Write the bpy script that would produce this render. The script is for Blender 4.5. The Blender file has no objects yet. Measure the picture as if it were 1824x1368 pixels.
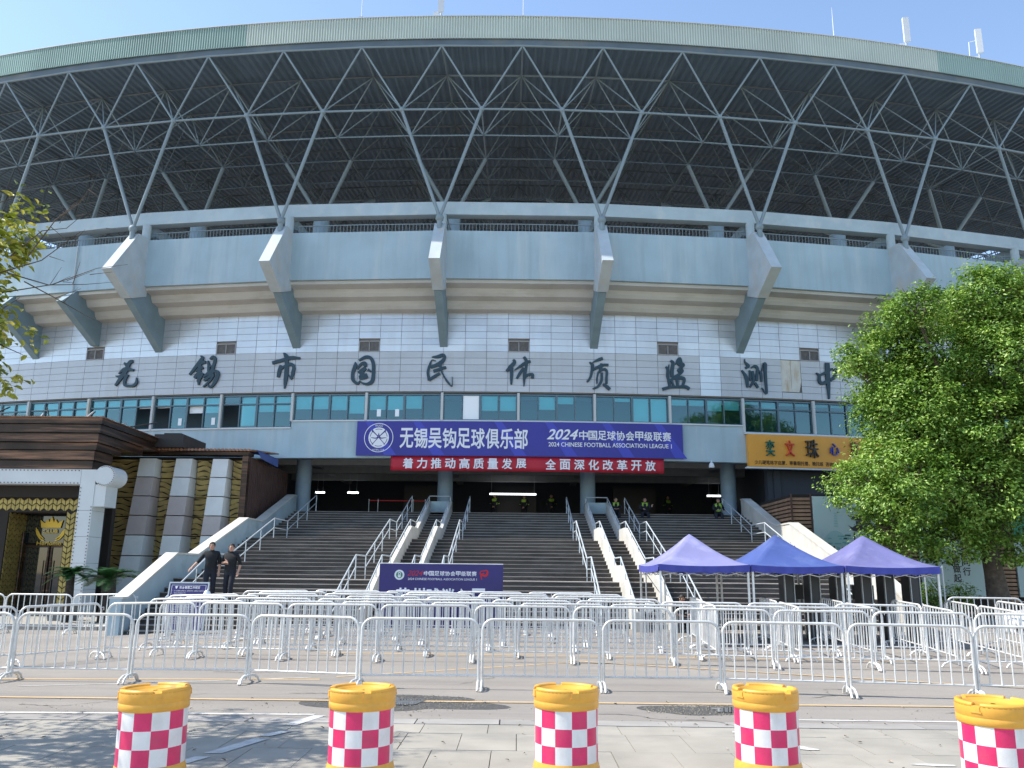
import bpy, bmesh, math, random
import numpy as np
from mathutils import Vector, Matrix, Quaternion
random.seed(7); rng = np.random.default_rng(7)
S = bpy.context.scene; COL = S.collection
R = math.radians
# ------------------------------------------------------------------ camera, sky, sun, exposure
cd = bpy.data.cameras.new('camera'); cam = bpy.data.objects.new('camera', cd); COL.objects.link(cam); S.camera = cam
cd.sensor_width = 36; cd.lens = 36 * 1500 / 1824; cd.clip_start = .1; cd.clip_end = 3000
P_, Y_, L_ = R(12.58), R(.494), R(.557)
fw = Vector((-math.sin(Y_) * math.cos(P_), math.cos(Y_) * math.cos(P_), math.sin(P_)))
rt = Vector((math.cos(Y_), math.sin(Y_), 0)); up = rt.cross(fw)
r2 = rt * math.cos(L_) + up * math.sin(L_); u2 = up * math.cos(L_) - rt * math.sin(L_)
cam.matrix_world = Matrix(((r2.x, u2.x, -fw.x, 0), (r2.y, u2.y, -fw.y, 0), (r2.z, u2.z, -fw.z, 1.75), (0, 0, 0, 1)))
SUN_EL, SUN_DIR = 52, Vector((-.78, 0.0, 1)).normalized()
W = bpy.data.worlds.new('World'); S.world = W; W.use_nodes = True
wn = W.node_tree.nodes; sky = wn.new('ShaderNodeTexSky'); sky.sky_type = 'NISHITA'; sky.sun_disc = False
sky.sun_elevation = R(SUN_EL); sky.sun_rotation = R(-90); sky.air_density = 1.0; sky.dust_density = .3; sky.ozone_density = .5
W.node_tree.links.new(sky.outputs[0], wn['Background'].inputs[0]); wn['Background'].inputs[1].default_value = .15
sd = bpy.data.lights.new('sun', 'SUN'); sd.energy = 3.5; sd.angle = R(.53); sd.color = (1, .95, .87)
sun = bpy.data.objects.new('sun', sd); COL.objects.link(sun); sun.rotation_euler = SUN_DIR.to_track_quat('Z', 'Y').to_euler()
S.view_settings.view_transform = 'Standard'; S.view_settings.look = 'None'; S.view_settings.gamma = 1
S.view_settings.use_curve_mapping = False; S.view_settings.exposure = 1.0
S.cycles.max_bounces = 7; S.cycles.diffuse_bounces = 4; S.cycles.transparent_max_bounces = 12

# ------------------------------------------------------------------ materials
def mat(name, col, rough=.7, metal=0, var=.0, vscale=3.0, bump=0, bscale=40, stain=None, stain_amt=0, stain_scale=(1, 1, 1), rand=0, spec=.5, coat=0, stain2=None, world=False):
    m = bpy.data.materials.new(name); m.use_nodes = True; nt = m.node_tree; N = nt.nodes; Lk = nt.links.new
    b = N['Principled BSDF']; b.inputs['Roughness'].default_value = rough; b.inputs['Metallic'].default_value = metal
    b.inputs['Specular IOR Level'].default_value = spec; b.inputs['Coat Weight'].default_value = coat
    b.inputs['Base Color'].default_value = (*col, 1)
    tc = N.new('ShaderNodeTexCoord'); vec = tc.outputs['Object']
    if world: vec = N.new('ShaderNodeNewGeometry').outputs['Position']
    def mix(fac, a, c):
        x = N.new('ShaderNodeMix'); x.data_type = 'RGBA'
        if isinstance(fac, float): x.inputs[0].default_value = fac
        else: Lk(fac, x.inputs[0])
        for i, v in ((6, a), (7, c)):
            if isinstance(v, tuple): x.inputs[i].default_value = (*v, 1)
            else: Lk(v, x.inputs[i])
        return x.outputs[2]
    cur = tuple(col)
    if var:
        n = N.new('ShaderNodeTexNoise'); n.inputs['Scale'].default_value = vscale; n.inputs['Detail'].default_value = 6
        Lk(vec, n.inputs['Vector'])
        rp = N.new('ShaderNodeMapRange'); rp.inputs[1].default_value = .3; rp.inputs[2].default_value = .7; Lk(n.outputs[0], rp.inputs[0])
        cur = mix(rp.outputs[0], tuple(c * (1 - var) for c in col), tuple(min(1, c * (1 + var)) for c in col))
    for stain, stain_amt, stain_scale in [t for t in ((stain, stain_amt, stain_scale), stain2 or (None, 0, 0)) if t[0]]:
        mp = N.new('ShaderNodeMapping'); mp.inputs['Scale'].default_value = stain_scale; Lk(vec, mp.inputs[0])
        n = N.new('ShaderNodeTexNoise'); n.inputs['Scale'].default_value = 1; n.inputs['Detail'].default_value = 8; n.inputs['Roughness'].default_value = .65
        Lk(mp.outputs[0], n.inputs['Vector'])
        rp = N.new('ShaderNodeMapRange'); rp.inputs[1].default_value = .5; rp.inputs[2].default_value = .75; rp.inputs[4].default_value = stain_amt; Lk(n.outputs[0], rp.inputs[0])
        cur = mix(rp.outputs[0], cur, stain)
    if rand:
        oi = N.new('ShaderNodeObjectInfo'); rp = N.new('ShaderNodeMapRange'); rp.inputs[3].default_value = 1 - rand; rp.inputs[4].default_value = 1 + rand; Lk(oi.outputs['Random'], rp.inputs[0])
        hs = N.new('ShaderNodeHueSaturation'); Lk(rp.outputs[0], hs.inputs['Value'])
        if isinstance(cur, tuple): hs.inputs['Color'].default_value = (*cur, 1)
        else: Lk(cur, hs.inputs['Color'])
        cur = hs.outputs[0]
    if not isinstance(cur, tuple): Lk(cur, b.inputs['Base Color'])
    if bump:
        n = N.new('ShaderNodeTexNoise'); n.inputs['Scale'].default_value = bscale; n.inputs['Detail'].default_value = 4; Lk(vec, n.inputs['Vector'])
        bp = N.new('ShaderNodeBump'); bp.inputs['Strength'].default_value = bump; bp.inputs['Distance'].default_value = .02; Lk(n.outputs[0], bp.inputs['Height']); Lk(bp.outputs[0], b.inputs['Normal'])
    return m
M = {}
def dm(k, *a, **kw): M[k] = mat(k, *a, **kw)
dm('pale_blue_paint', (.36, .475, .53), .75, var=.08, vscale=.8, stain=(.50, .55, .55), stain_amt=.8, stain_scale=(1.6, 1.6, .18), bump=.2, bscale=60, stain2=((.27, .34, .36), .5, (2.6, 2.6, .14)), world=True)
dm('beam_paint', (.40, .49, .53), .75, var=.08, vscale=1.2, stain=(.62, .62, .58), stain_amt=.5, stain_scale=(2, 2, 2))
dm('fin_paint', (.44, .50, .53), .8, var=.1, vscale=1.5, stain=(.52, .46, .38), stain_amt=.8, stain_scale=(1.6, 1.6, .9), bump=.1)
dm('bracket_blue', (.19, .27, .31), .75, var=.1, vscale=1.5)
dm('soffit_concrete', (.52, .51, .47), .9, var=.06, vscale=1, stain=(.30, .27, .22), stain_amt=.5, stain_scale=(.5, .5, 2), bump=.2)
dm('panel_satin', (.46, .48, .51), .42, .25, var=.05, vscale=.6, rand=.05, stain=(.37, .36, .35), stain_amt=.45, stain_scale=(2.2, 2.2, .22), world=True)
dm('panel_gloss', (.58, .61, .645), .30, .45, var=.08, vscale=.5, rand=.06, bump=.25, bscale=2.0, stain=(.46, .45, .45), stain_amt=.5, stain_scale=(1.8, 1.8, .3), world=True)
dm('panel_joint', (.25, .23, .22), .9)
dm('bare_backing', (.58, .57, .52), .9, var=.08, vscale=3, stain=(.42, .27, .13), stain_amt=.7, stain_scale=(5, 5, 1.2))
dm('window_frame', (.10, .15, .18), .45, .4)
dm('window_post', (.50, .52, .52), .6)
dm('sill_white', (.60, .63, .66), .6)
dm('blind_white', (.86, .90, .92), .9)
dm('paper_white', (.85, .88, .9), .9)
dm('room_dark', (.10, .13, .16), .9)
dm('vent_grey', (.26, .26, .27), .6, var=.2, vscale=8)
dm('vent_frame', (.30, .30, .31), .6)
dm('letter_slate', (.012, .045, .070), .5, var=.1)
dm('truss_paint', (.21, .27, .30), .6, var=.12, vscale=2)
dm('truss_shade', (.10, .135, .16), .6, var=.15, vscale=1, stain=(.30, .27, .2), stain_amt=.5, stain_scale=(.4, .4, .4))  # truss paint darkened for the shade deep under the roof
dm('deck_sheet', (.15, .21, .26), .6, .2, var=.12, vscale=.6)
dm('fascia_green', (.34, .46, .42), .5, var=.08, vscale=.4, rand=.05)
dm('fascia_sun_pale', (.55, .61, .55), .5, var=.06, vscale=.4, rand=.03)  # fascia colour made paler for the sun on the middle ribs
dm('steel_grey', (.45, .48, .50), .5, .5)
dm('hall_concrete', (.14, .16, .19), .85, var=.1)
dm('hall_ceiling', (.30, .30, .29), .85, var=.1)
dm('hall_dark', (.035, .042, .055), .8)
dm('column_blue', (.26, .36, .45), .6, var=.05, stain=(.16, .24, .30), stain_amt=.4, stain_scale=(1, 1, 1))
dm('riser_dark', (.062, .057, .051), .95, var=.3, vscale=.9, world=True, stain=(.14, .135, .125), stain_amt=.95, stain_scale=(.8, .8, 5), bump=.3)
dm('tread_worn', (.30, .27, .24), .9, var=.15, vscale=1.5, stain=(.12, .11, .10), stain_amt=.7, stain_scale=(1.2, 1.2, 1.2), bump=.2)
dm('stair_wall_shade', (.36, .46, .50), .8, var=.1, vscale=1.2, stain=(.10, .13, .14), stain_amt=.5, stain_scale=(.9, .9, .9))  # shaded copy of the wall paint: shade put in as darker, bluer colour
dm('stair_wall_white', (.55, .54, .50), .8, var=.08, vscale=1.2, stain=(.42, .37, .28), stain_amt=.75, stain_scale=(1.1, 1.1, 1.1), bump=.2)
dm('rail_paint', (.55, .60, .63), .5, .3)
dm('white_tube', (.70, .695, .67), .42, .2, var=.08, vscale=4, stain=(.38, .34, .30), stain_amt=.5, stain_scale=(6, 6, 6), rand=.10)
dm('drum_yellow', (.74, .375, .05), .45, var=.08, vscale=6, stain=(.45, .22, .05), stain_amt=.5, stain_scale=(5, 5, 5))
dm('tape_red', (.64, .022, .12), .35, var=.1, vscale=9, stain=(.42, .09, .13), stain_amt=.5, stain_scale=(7, 7, 4), bump=.1, bscale=90)
dm('tape_white', (.74, .72, .71), .35, var=.05, vscale=9, stain=(.50, .46, .42), stain_amt=.45, stain_scale=(7, 7, 3), bump=.1, bscale=90)
dm('asphalt', (.28, .252, .22), .92, var=.10, vscale=.35, stain2=((.19, .172, .155), .45, (.10, 2.6, 1)), stain=(.19, .172, .155), stain_amt=.75, stain_scale=(.22, 1.1, 1), bump=.55, bscale=130)
dm('slab_stone', (.325, .298, .25), .85, world=True, var=.12, vscale=1.7, stain=(.20, .19, .17), stain_amt=.6, stain_scale=(.9, 1.6, 2), rand=.07, bump=.2, bscale=80)
dm('joint_sand', (.19, .18, .16), 1)
dm('kerb_stone', (.30, .28, .255), .9, var=.1, rand=.1)
dm('line_white', (.52, .51, .48), .85, var=.15, vscale=5, stain=(.32, .30, .27), stain_amt=.8, stain_scale=(9, 9, 9), world=True)
dm('line_yellow', (.52, .37, .20), .85, var=.15, vscale=5, stain=(.30, .25, .20), stain_amt=.8, stain_scale=(5, 5, 5), world=True)
dm('puddle_wet', (.05, .048, .045), .04, var=.2, vscale=5)
dm('grit', (.30, .265, .21), .95, var=.5, vscale=30)
dm('wet_asphalt', (.085, .080, .072), .5, var=.4, vscale=14, bump=.6, bscale=60)
dm('banner_blue', (.035, .035, .27), .55, var=.12, vscale=.5)
dm('banner_streak', (.05, .06, .42), .55)
dm('banner_red', (.42, .008, .028), .6, var=.08, vscale=2)
dm('print_white', (.75, .76, .80), .7)
dm('print_navy', (.03, .03, .20), .6)
dm('print_black', (.012, .012, .014), .7)
dm('print_red', (.55, .02, .03), .7)
dm('sign_orange', (.72, .33, .045), .5, var=.03)
dm('letter_green', (.0, .13, .10), .4); dm('letter_red', (.60, .05, .03), .4); dm('letter_black', (.015, .015, .02), .4)
dm('letter_silver', (.5, .52, .55), .3, .5); dm('letter_blue', (.035, .06, .35), .4); dm('letter_brown', (.17, .045, .04), .4)
dm('board_navy', (.030, .022, .14), .5, var=.15, vscale=1)
dm('emblem_green', (.05, .22, .12), .6)
dm('copper_dark', (.035, .020, .014), .32, .5, var=.5, vscale=1.3, stain=(.34, .17, .10), stain_amt=.8, stain_scale=(.35, .35, 9), bump=.2)
dm('copper_black', (.025, .020, .018), .6, var=.3, vscale=2)
dm('roof_rust', (.30, .16, .10), .6, .3, var=.4, vscale=4)
dm('portal_white', (.58, .60, .60), .45, var=.06, vscale=1)
dm('bolt_dark', (.12, .09, .08), .6)
dm('gold_tile', (.33, .25, .075), .42, .45, var=.15, vscale=8, rand=.15)
dm('gold_relief', (.55, .42, .17), .5, .2, var=.2, vscale=3, rand=.08)
dm('backing_and_crease_shade', (.018, .013, .010), .8)
dm('stone_light', (.72, .72, .69), .6, var=.04); dm('stone_mauve', (.50, .43, .40), .6, var=.05)
dm('brown_cladding', (.075, .040, .032), .7, var=.2, vscale=2)
dm('door_glass', (.012, .018, .020), .03, spec=.9)
dm('gold_paint', (.55, .36, .045), .35, .5)
dm('wood_slat', (.25, .15, .09), .75, var=.3, vscale=3, rand=.25)
dm('mural_board', (.46, .58, .56), .6, var=.05, vscale=.7)
dm('mural_teal', (.18, .42, .40), .7); dm('mural_pale', (.34, .52, .50), .7); dm('mural_green', (.02, .24, .13), .6); dm('mural_dark', (.05, .045, .045), .7)
dm('canopy_lilac', (.20, .20, .38), .8, var=.1, vscale=1.2, stain=(.34, .34, .48), stain_amt=.8, stain_scale=(1.2, 1.2, 1.6), bump=.8, bscale=3)
dm('canopy_blue', (.05, .085, .27), .75, var=.12, vscale=1.2, stain=(.13, .18, .38), stain_amt=.6, stain_scale=(1.5, 1.5, 1.5), bump=.8, bscale=3)
dm('canopy_violet', (.13, .13, .29), .8, var=.12, vscale=1.2, stain=(.23, .23, .39), stain_amt=.8, stain_scale=(1.2, 1.2, 1.6), bump=.8, bscale=3)
dm('valance_blue', (.05, .06, .30), .8, var=.1)
dm('gate_black', (.025, .028, .034), .4)
dm('car_white', (.78, .78, .78), .25, coat=.6); dm('car_glass', (.02, .025, .03), .05); dm('tyre', (.02, .02, .02), .9); dm('lamp_clear', (.6, .62, .65), .1)
dm('skin', (.46, .27, .19), .6); dm('hair', (.012, .010, .009), .6); dm('cloth_black', (.008, .009, .011), .85); dm('cloth_navy', (.010, .013, .022), .85)
dm('hivis', (.27, .45, .04), .7); dm('bark', (.10, .075, .055), .95, var=.35, vscale=7, bump=.8, bscale=18)
dm('cycad_bark', (.035, .028, .024), .95, var=.4, vscale=12, bump=1, bscale=22)
dm('planter_stone', (.16, .17, .18), .9, var=.2)
dm('red_belt', (.40, .01, .015), .7)
def emit(name, col, s):
    m = bpy.data.materials.new(name); m.use_nodes = True; b = m.node_tree.nodes['Principled BSDF']
    b.inputs['Emission Color'].default_value = (*col, 1); b.inputs['Emission Strength'].default_value = s; M[name] = m
emit('tube_light', (.9, .95, 1), 3)
def glass():
    m = bpy.data.materials.new('teal_glass'); m.use_nodes = True; nt = m.node_tree; N = nt.nodes; N.clear()
    o = N.new('ShaderNodeOutputMaterial'); mx = N.new('ShaderNodeMixShader'); t = N.new('ShaderNodeBsdfTransparent'); g = N.new('ShaderNodeBsdfGlossy'); f = N.new('ShaderNodeFresnel')
    t.inputs[0].default_value = (.42, .90, .97, 1); g.inputs[0].default_value = (.60, .92, 1, 1); g.inputs['Roughness'].default_value = .03; f.inputs[0].default_value = 2.15
    nt.links.new(f.outputs[0], mx.inputs[0]); nt.links.new(t.outputs[0], mx.inputs[1]); nt.links.new(g.outputs[0], mx.inputs[2]); nt.links.new(mx.outputs[0], o.inputs[0]); M['teal_glass'] = m
glass()
def leafmat(name, dark, light, young):
    m = bpy.data.materials.new(name); m.use_nodes = True; nt = m.node_tree; N = nt.nodes; N.clear(); Lk = nt.links.new
    o = N.new('ShaderNodeOutputMaterial'); tc = N.new('ShaderNodeTexCoord'); n = N.new('ShaderNodeTexNoise'); n.inputs['Scale'].default_value = .9; n.inputs['Detail'].default_value = 3
    Lk(tc.outputs['Object'], n.inputs['Vector']); geo = N.new('ShaderNodeNewGeometry')
    rp = N.new('ShaderNodeValToRGB'); rp.color_ramp.elements[0].position = .25; rp.color_ramp.elements[0].color = (*dark, 1); rp.color_ramp.elements[1].position = .8; rp.color_ramp.elements[1].color = (*young, 1)
    e = rp.color_ramp.elements.new(.52); e.color = (*light, 1)
    ma = N.new('ShaderNodeMath'); ma.operation = 'MULTIPLY_ADD'; ma.inputs[1].default_value = .45; Lk(geo.outputs['Random Per Island'], ma.inputs[0])
    mb = N.new('ShaderNodeMath'); mb.operation = 'MULTIPLY_ADD'; mb.inputs[1].default_value = .75; mb.inputs[2].default_value = -.08; Lk(n.outputs[0], mb.inputs[0]); Lk(mb.outputs[0], ma.inputs[2]); Lk(ma.outputs[0], rp.inputs[0])
    d = N.new('ShaderNodeBsdfPrincipled'); d.inputs['Roughness'].default_value = .45; Lk(rp.outputs[0], d.inputs['Base Color'])
    t = N.new('ShaderNodeBsdfTranslucent'); Lk(rp.outputs[0], t.inputs[0]); mx = N.new('ShaderNodeMixShader'); mx.inputs[0].default_value = .28
    Lk(d.outputs[0], mx.inputs[1]); Lk(t.outputs[0], mx.inputs[2]); Lk(mx.outputs[0], o.inputs[0]); M[name] = m
leafmat('camphor_leaf', (.04, .10, .012), (.18, .34, .04), (.44, .58, .13))
leafmat('left_leaf', (.12, .16, .015), (.36, .40, .05), (.62, .54, .12))
leafmat('shrub_leaf', (.06, .12, .02), (.14, .25, .05), (.24, .34, .10))
leafmat('cycad_leaf', (.010, .040, .010), (.020, .085, .020), (.04, .13, .03))

# ------------------------------------------------------------------ helpers
def local_inv(p):
    m = Matrix.Identity(4); q = p
    while q is not None:
        m = q.matrix_parent_inverse @ q.matrix_basis @ m if q.parent else q.matrix_basis @ m; q = q.parent
    return m.inverted()
def link(name, me, parent=None, world=True):
    o = bpy.data.objects.new(name, me); COL.objects.link(o)
    if parent is not None:
        o.parent = parent
        if world: o.matrix_parent_inverse = local_inv(parent)
    return o
def tag(o, label=None, cat=None, group=None, kind=None):
    if label: o['label'] = label
    if cat: o['category'] = cat
    if group: o['group'] = group
    if kind: o['kind'] = kind
    return o
def thing(name, label, cat, loc=(0, 0, 0), rz=0, group=None):
    o = bpy.data.objects.new(name, None); COL.objects.link(o); o.location = loc; o.rotation_euler = (0, 0, rz); o.empty_display_size = .2
    return tag(o, label, cat, group)
def copy_tree(o, parent=None):
    c = o.copy(); COL.objects.link(c)
    if parent is not None: c.parent = parent
    for ch in o.children: copy_tree(ch, c)
    return c
class MB:
    def __init__(s): s.v = []; s.f = []; s.m = []; s.sm = []
    def add(s, vs, fs, mi=0, smooth=False):
        k = len(s.v); s.v += [tuple(v) for v in vs]; s.f += [tuple(k + i for i in f) for f in fs]; s.m += [mi] * len(fs); s.sm += [smooth] * len(fs); return s
    def box(s, c, d, rz=0, mi=0, tm=None, mtop=None):
        x, y, z = d[0] / 2, d[1] / 2, d[2] / 2; ca, sa = math.cos(rz), math.sin(rz)
        vs = [(a * x, b * y, e * z) for e in (-1, 1) for b in (-1, 1) for a in (-1, 1)]
        if tm is not None: vs = [tm @ Vector(v) for v in vs]
        else: vs = [(v[0] * ca - v[1] * sa, v[0] * sa + v[1] * ca, v[2]) for v in vs]
        vs = [(v[0] + c[0], v[1] + c[1], v[2] + c[2]) for v in vs]
        s.add(vs, [(0, 2, 3, 1), (0, 1, 5, 4), (1, 3, 7, 5), (3, 2, 6, 7), (2, 0, 4, 6)], mi); s.add(vs, [(4, 5, 7, 6)], mi if mtop is None else mtop); return s
    def bx(s, x0, x1, y0, y1, z0, z1, mi=0, mtop=None): return s.box(((x0 + x1) / 2, (y0 + y1) / 2, (z0 + z1) / 2), (x1 - x0, y1 - y0, z1 - z0), mi=mi, mtop=mtop)
    def tube(s, pts, r, n=6, mi=0, caps=True, smooth=True):
        pts = [Vector(p) for p in pts]; rs = r if isinstance(r, (list, tuple)) else [r] * len(pts); vs = []
        t0 = (pts[1] - pts[0]).normalized(); a = t0.cross(Vector((0, 0, 1)) if abs(t0.z) < .9 else Vector((1, 0, 0))).normalized()
        for i, p in enumerate(pts):
            t = (pts[min(i + 1, len(pts) - 1)] - pts[max(i - 1, 0)]).normalized(); a = (a - t * a.dot(t)).normalized(); b = t.cross(a)
            for k in range(n): vs.append(p + (a * math.cos(2 * math.pi * k / n) + b * math.sin(2 * math.pi * k / n)) * rs[i])
        fs = [(i * n + k, i * n + (k + 1) % n, (i + 1) * n + (k + 1) % n, (i + 1) * n + k) for i in range(len(pts) - 1) for k in range(n)]
        s.add(vs, fs, mi, smooth)
        if caps: s.add(vs, [tuple(range(n))[::-1], tuple((len(pts) - 1) * n + k for k in range(n))], mi)
        return s
    def prism(s, poly, fn, d0, d1, mi=0, mside=None):     # poly of (a,b); fn(a,b,d)->xyz
        n = len(poly); vs = [fn(a, b, d0) for a, b in poly] + [fn(a, b, d1) for a, b in poly]
        s.add(vs, [tuple(range(n)), tuple(range(2 * n - 1, n - 1, -1))], mi)
        s.add(vs, [(i, i + n, (i + 1) % n + n, (i + 1) % n) for i in range(n)], mi if mside is None else mside); return s
    def lathe(s, prof, c=(0, 0, 0), n=24, mi=0, smooth=True, caps=True):
        vs = [(c[0] + r * math.cos(2 * math.pi * k / n), c[1] + r * math.sin(2 * math.pi * k / n), c[2] + z) for r, z in prof for k in range(n)]
        s.add(vs, [(i * n + k, i * n + (k + 1) % n, (i + 1) * n + (k + 1) % n, (i + 1) * n + k) for i in range(len(prof) - 1) for k in range(n)], mi, smooth)
        if caps: s.add(vs, [tuple(range(n))[::-1], tuple((len(prof) - 1) * n + k for k in range(n))], mi)
        return s
    def sphere(s, c, r, n=12, mi=0, sc=(1, 1, 1)):
        prof = [(max(1e-4, r * math.sin(math.pi * i / (n // 2))), -r * math.cos(math.pi * i / (n // 2))) for i in range(n // 2 + 1)]
        k = len(s.v); s.lathe(prof, (0, 0, 0), n, mi)
        for i in range(k, len(s.v)): x, y, z = s.v[i]; s.v[i] = (c[0] + x * sc[0], c[1] + y * sc[1], c[2] + z * sc[2])
        return s
    def mesh(s, name, mats):
        me = bpy.data.meshes.new(name); me.from_pydata(s.v, [], s.f)
        for m in ([mats] if isinstance(mats, str) else mats): me.materials.append(M[m])
        me.polygons.foreach_set('material_index', s.m); me.polygons.foreach_set('use_smooth', s.sm); me.update(); return me
    def build(s, name, mats, parent=None, world=True):
        me = s.mesh(name, mats); bm = bmesh.new(); bm.from_mesh(me); bmesh.ops.recalc_face_normals(bm, faces=bm.faces); bm.to_mesh(me); bm.free()
        return link(name, me, parent, world)
CX, CY, TH0, DTH = -1.42, 127.5, R(.893), R(4.483)
def ring(th, D, z): r = CY - D; return Vector((CX + r * math.sin(th), CY - r * math.cos(th), z))
def arc(mb, t0, t1, n, prof, mi=0, closed=False, cap=True, smooth=False):
    k = len(prof); vs = [ring(t0 + (t1 - t0) * i / n, D, z) for i in range(n + 1) for D, z in prof]; m = k if closed else k - 1
    mb.add(vs, [(i * k + j, (i + 1) * k + j, (i + 1) * k + (j + 1) % k, i * k + (j + 1) % k) for i in range(n) for j in range(m)], mi, smooth)
    if closed and cap: mb.add(vs, [tuple(range(k)), tuple(n * k + j for j in range(k))[::-1]], mi)
    return mb
def at_ring(o, th, D, z):
    o.location = ring(th, D, z) if o.parent is None else o.parent and ring(th, D, z); o.rotation_euler = (0, 0, th); return o
DG = None
_tc = {}
def text_data(body, off=.0):
    key = (body, off)
    if key not in _tc:
        c = bpy.data.curves.new('print', 'FONT'); c.body = body; c.size = 1; c.align_x = 'LEFT'; c.resolution_u = 3; c.bevel_depth = off; c.bevel_resolution = 0
        o = bpy.data.objects.new('print', c); COL.objects.link(o); bpy.context.view_layer.update()
        me = bpy.data.meshes.new_from_object(o.evaluated_get(bpy.context.evaluated_depsgraph_get()))
        v = np.zeros(len(me.vertices) * 3); me.vertices.foreach_get('co', v); v = v.reshape(-1, 3); f = [tuple(p.vertices) for p in me.polygons]
        COL.objects.unlink(o); bpy.data.objects.remove(o); bpy.data.curves.remove(c); bpy.data.meshes.remove(me)
        _tc[key] = (v.copy(), f)
    return _tc[key]
def put_text(mb, body, u0, u1, v0, v1, fn, off=.0, mi=0, shear=0, depth=None):
    v, f = text_data(body, off)
    if not len(v): return
    lo, hi = v.min(0), v.max(0); uv = (v[:, :2] - lo[:2]) / (hi - lo)[:2]
    k = .004 / off if off else 0
    pts = [fn(u0 + (u1 - u0) * a + shear * (b - .5) * (v1 - v0), v0 + (v1 - v0) * b, k * z) for (a, b), z in zip(uv, v[:, 2])]
    mb.add(pts, f, mi)
def put_row(mb, chars, u0, u1, v0, v1, fn, off=.0, mi=0, fill=.88):
    n = len(chars); w = (u1 - u0) / n
    for i, ch in enumerate(chars):
        if ch in ' \u3000': continue
        v, f = text_data(ch, off); lo, hi = v.min(0), v.max(0); s = hi - lo
        # keep thin characters at their own proportion
        hw = w * fill / 2 * min(1, max(.25, s[0] / .85)); hv = (v1 - v0) / 2 * min(1, max(.25, s[1] / .82)); uc = u0 + w * (i + .5); vc = (v0 + v1) / 2
        put_text(mb, ch, uc - hw, uc + hw, vc - hv, vc + hv, fn, off, mi)
def catmull(pts, n=5):
    P = [np.array(p, float) for p in pts]; P = [2 * P[0] - P[1]] + P + [2 * P[-1] - P[-2]]; out = []
    for i in range(1, len(P) - 2):
        for k in range(n):
            t = k / n; a, b, c, d = P[i - 1:i + 3]
            out.append(.5 * (2 * b + (c - a) * t + (2 * a - 5 * b + 4 * c - d) * t * t + (3 * b - a - 3 * c + d) * t ** 3))
    out.append(P[-2]); return out
def unit_tube(name, m, n=8):
    mb = MB(); vs = [(math.cos(2 * math.pi * k / n), math.sin(2 * math.pi * k / n), z) for z in (0, 1) for k in range(n)]
    mb.add(vs, [(k, (k + 1) % n, n + (k + 1) % n, n + k) for k in range(n)], 0, True); return mb.mesh(name, m)
def place_tube(o, p, q, r):
    d = Vector(q) - Vector(p); o.matrix_basis = Matrix.LocRotScale(Vector(p), d.to_track_quat('Z', 'Y'), Vector((r, r, d.length))); return o

exec_order = []
# ------------------------------------------------------------------ ground
mb = MB()
def sheet(x0, x1, y0, y1, z, nx=1, ny=1):
    m = MB(); vs = [(x0 + (x1 - x0) * i / nx, y0 + (y1 - y0) * j / ny, z) for j in range(ny + 1) for i in range(nx + 1)]
    return m.add(vs, [(j * (nx + 1) + i, j * (nx + 1) + i + 1, (j + 1) * (nx + 1) + i + 1, (j + 1) * (nx + 1) + i) for j in range(ny) for i in range(nx)])
tag(sheet(-400, 400, -200, 700, -.06).build('ground', 'asphalt'), kind='structure')
def ground_z(x, y):      # the forecourt rises gently towards the stairs, less so before the club
    return .027 * max(0, min(y, 23.6) - 14) * max(0, min(1, (x + 11) / 5))
b = MB(); gxs = [-60] + [-11 + .5 * i for i in range(11)] + [60]; gys = [10.86, 14.0, 16, 18, 20, 22, 23.6, 60]
b.add([(x, y, ground_z(x, y)) for y in gys for x in gxs], [(j * 13 + i, j * 13 + i + 1, (j + 1) * 13 + i + 1, (j + 1) * 13 + i) for j in range(7) for i in range(12)])
road = tag(b.build('road', 'asphalt'), kind='structure')
pav = tag(sheet(-60, 60, -20, 10.86, -.035).build('pavement', 'joint_sand'), kind='structure')
# paving slabs, laid in rows behind a kerb course
slab_me = {}
def slab(w, d, m):
    if (w, d) not in slab_me: slab_me[(w, d)] = MB().bx(-w / 2, w / 2, -d / 2, d / 2, -.04, 0).mesh('paving_slab', m)
    return slab_me[(w, d)]
def lay(name, me, x, y, z, par, tilt=.004):
    o = link(name, me, par); o.location = (x, y, z + random.uniform(-.002, .002)); o.rotation_euler = (random.uniform(-tilt, tilt), random.uniform(-tilt, tilt), random.uniform(-.002, .002)); return o
for i in range(-9, 10): lay('kerb_slab', slab(.985, .34, 'kerb_stone'), i * 1.0 + .3, 10.68, .002, pav)
y = 10.5
for r_, dep in enumerate((.55, .9, .9, .9)):
    y -= dep
    for i in range(-14, 15):
        w = .6 if r_ else .75
        x = i * w + (.3 if r_ % 2 else .05)
        if abs(x) < 7.2: lay('paving_slab', slab(w - .008, dep - .008, 'slab_stone'), x, y + dep / 2, -.002, pav)
tag(sheet(-9, 9, -6, y - .01, -.012, 1, 1).build('near_pavement', 'slab_stone', pav))
def mark(name, poly, m, z=.005): return link(name, MB().add([(x, y, z + ground_z(x, y)) for x, y in poly], [(i, i + 1, len(poly) - 2 - i, len(poly) - 1 - i) for i in range(len(poly) // 2 - 1)]).mesh(name, m), road)
def wob(x0, x1, y0, y1, w, n=30):
    a = []; b = []
    for i in range(n + 1):
        t = i / n; x = x0 + (x1 - x0) * t; yy = y0 + (y1 - y0) * t; a.append((x, yy - w / 2 + random.uniform(-.006, .006))); b.append((x, yy + w / 2 + random.uniform(-.006, .006)))
    return a + b[::-1]
mark('white_line', wob(-9, -2.5, 10.9, 11.06, .10), 'line_white'); mark('white_line', wob(3.0, 9, 11.06, 11.0, .08), 'line_white')
mark('yellow_line', wob(-14, 14, 12.15, 12.3, .11, 60), 'line_yellow', .009)
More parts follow.
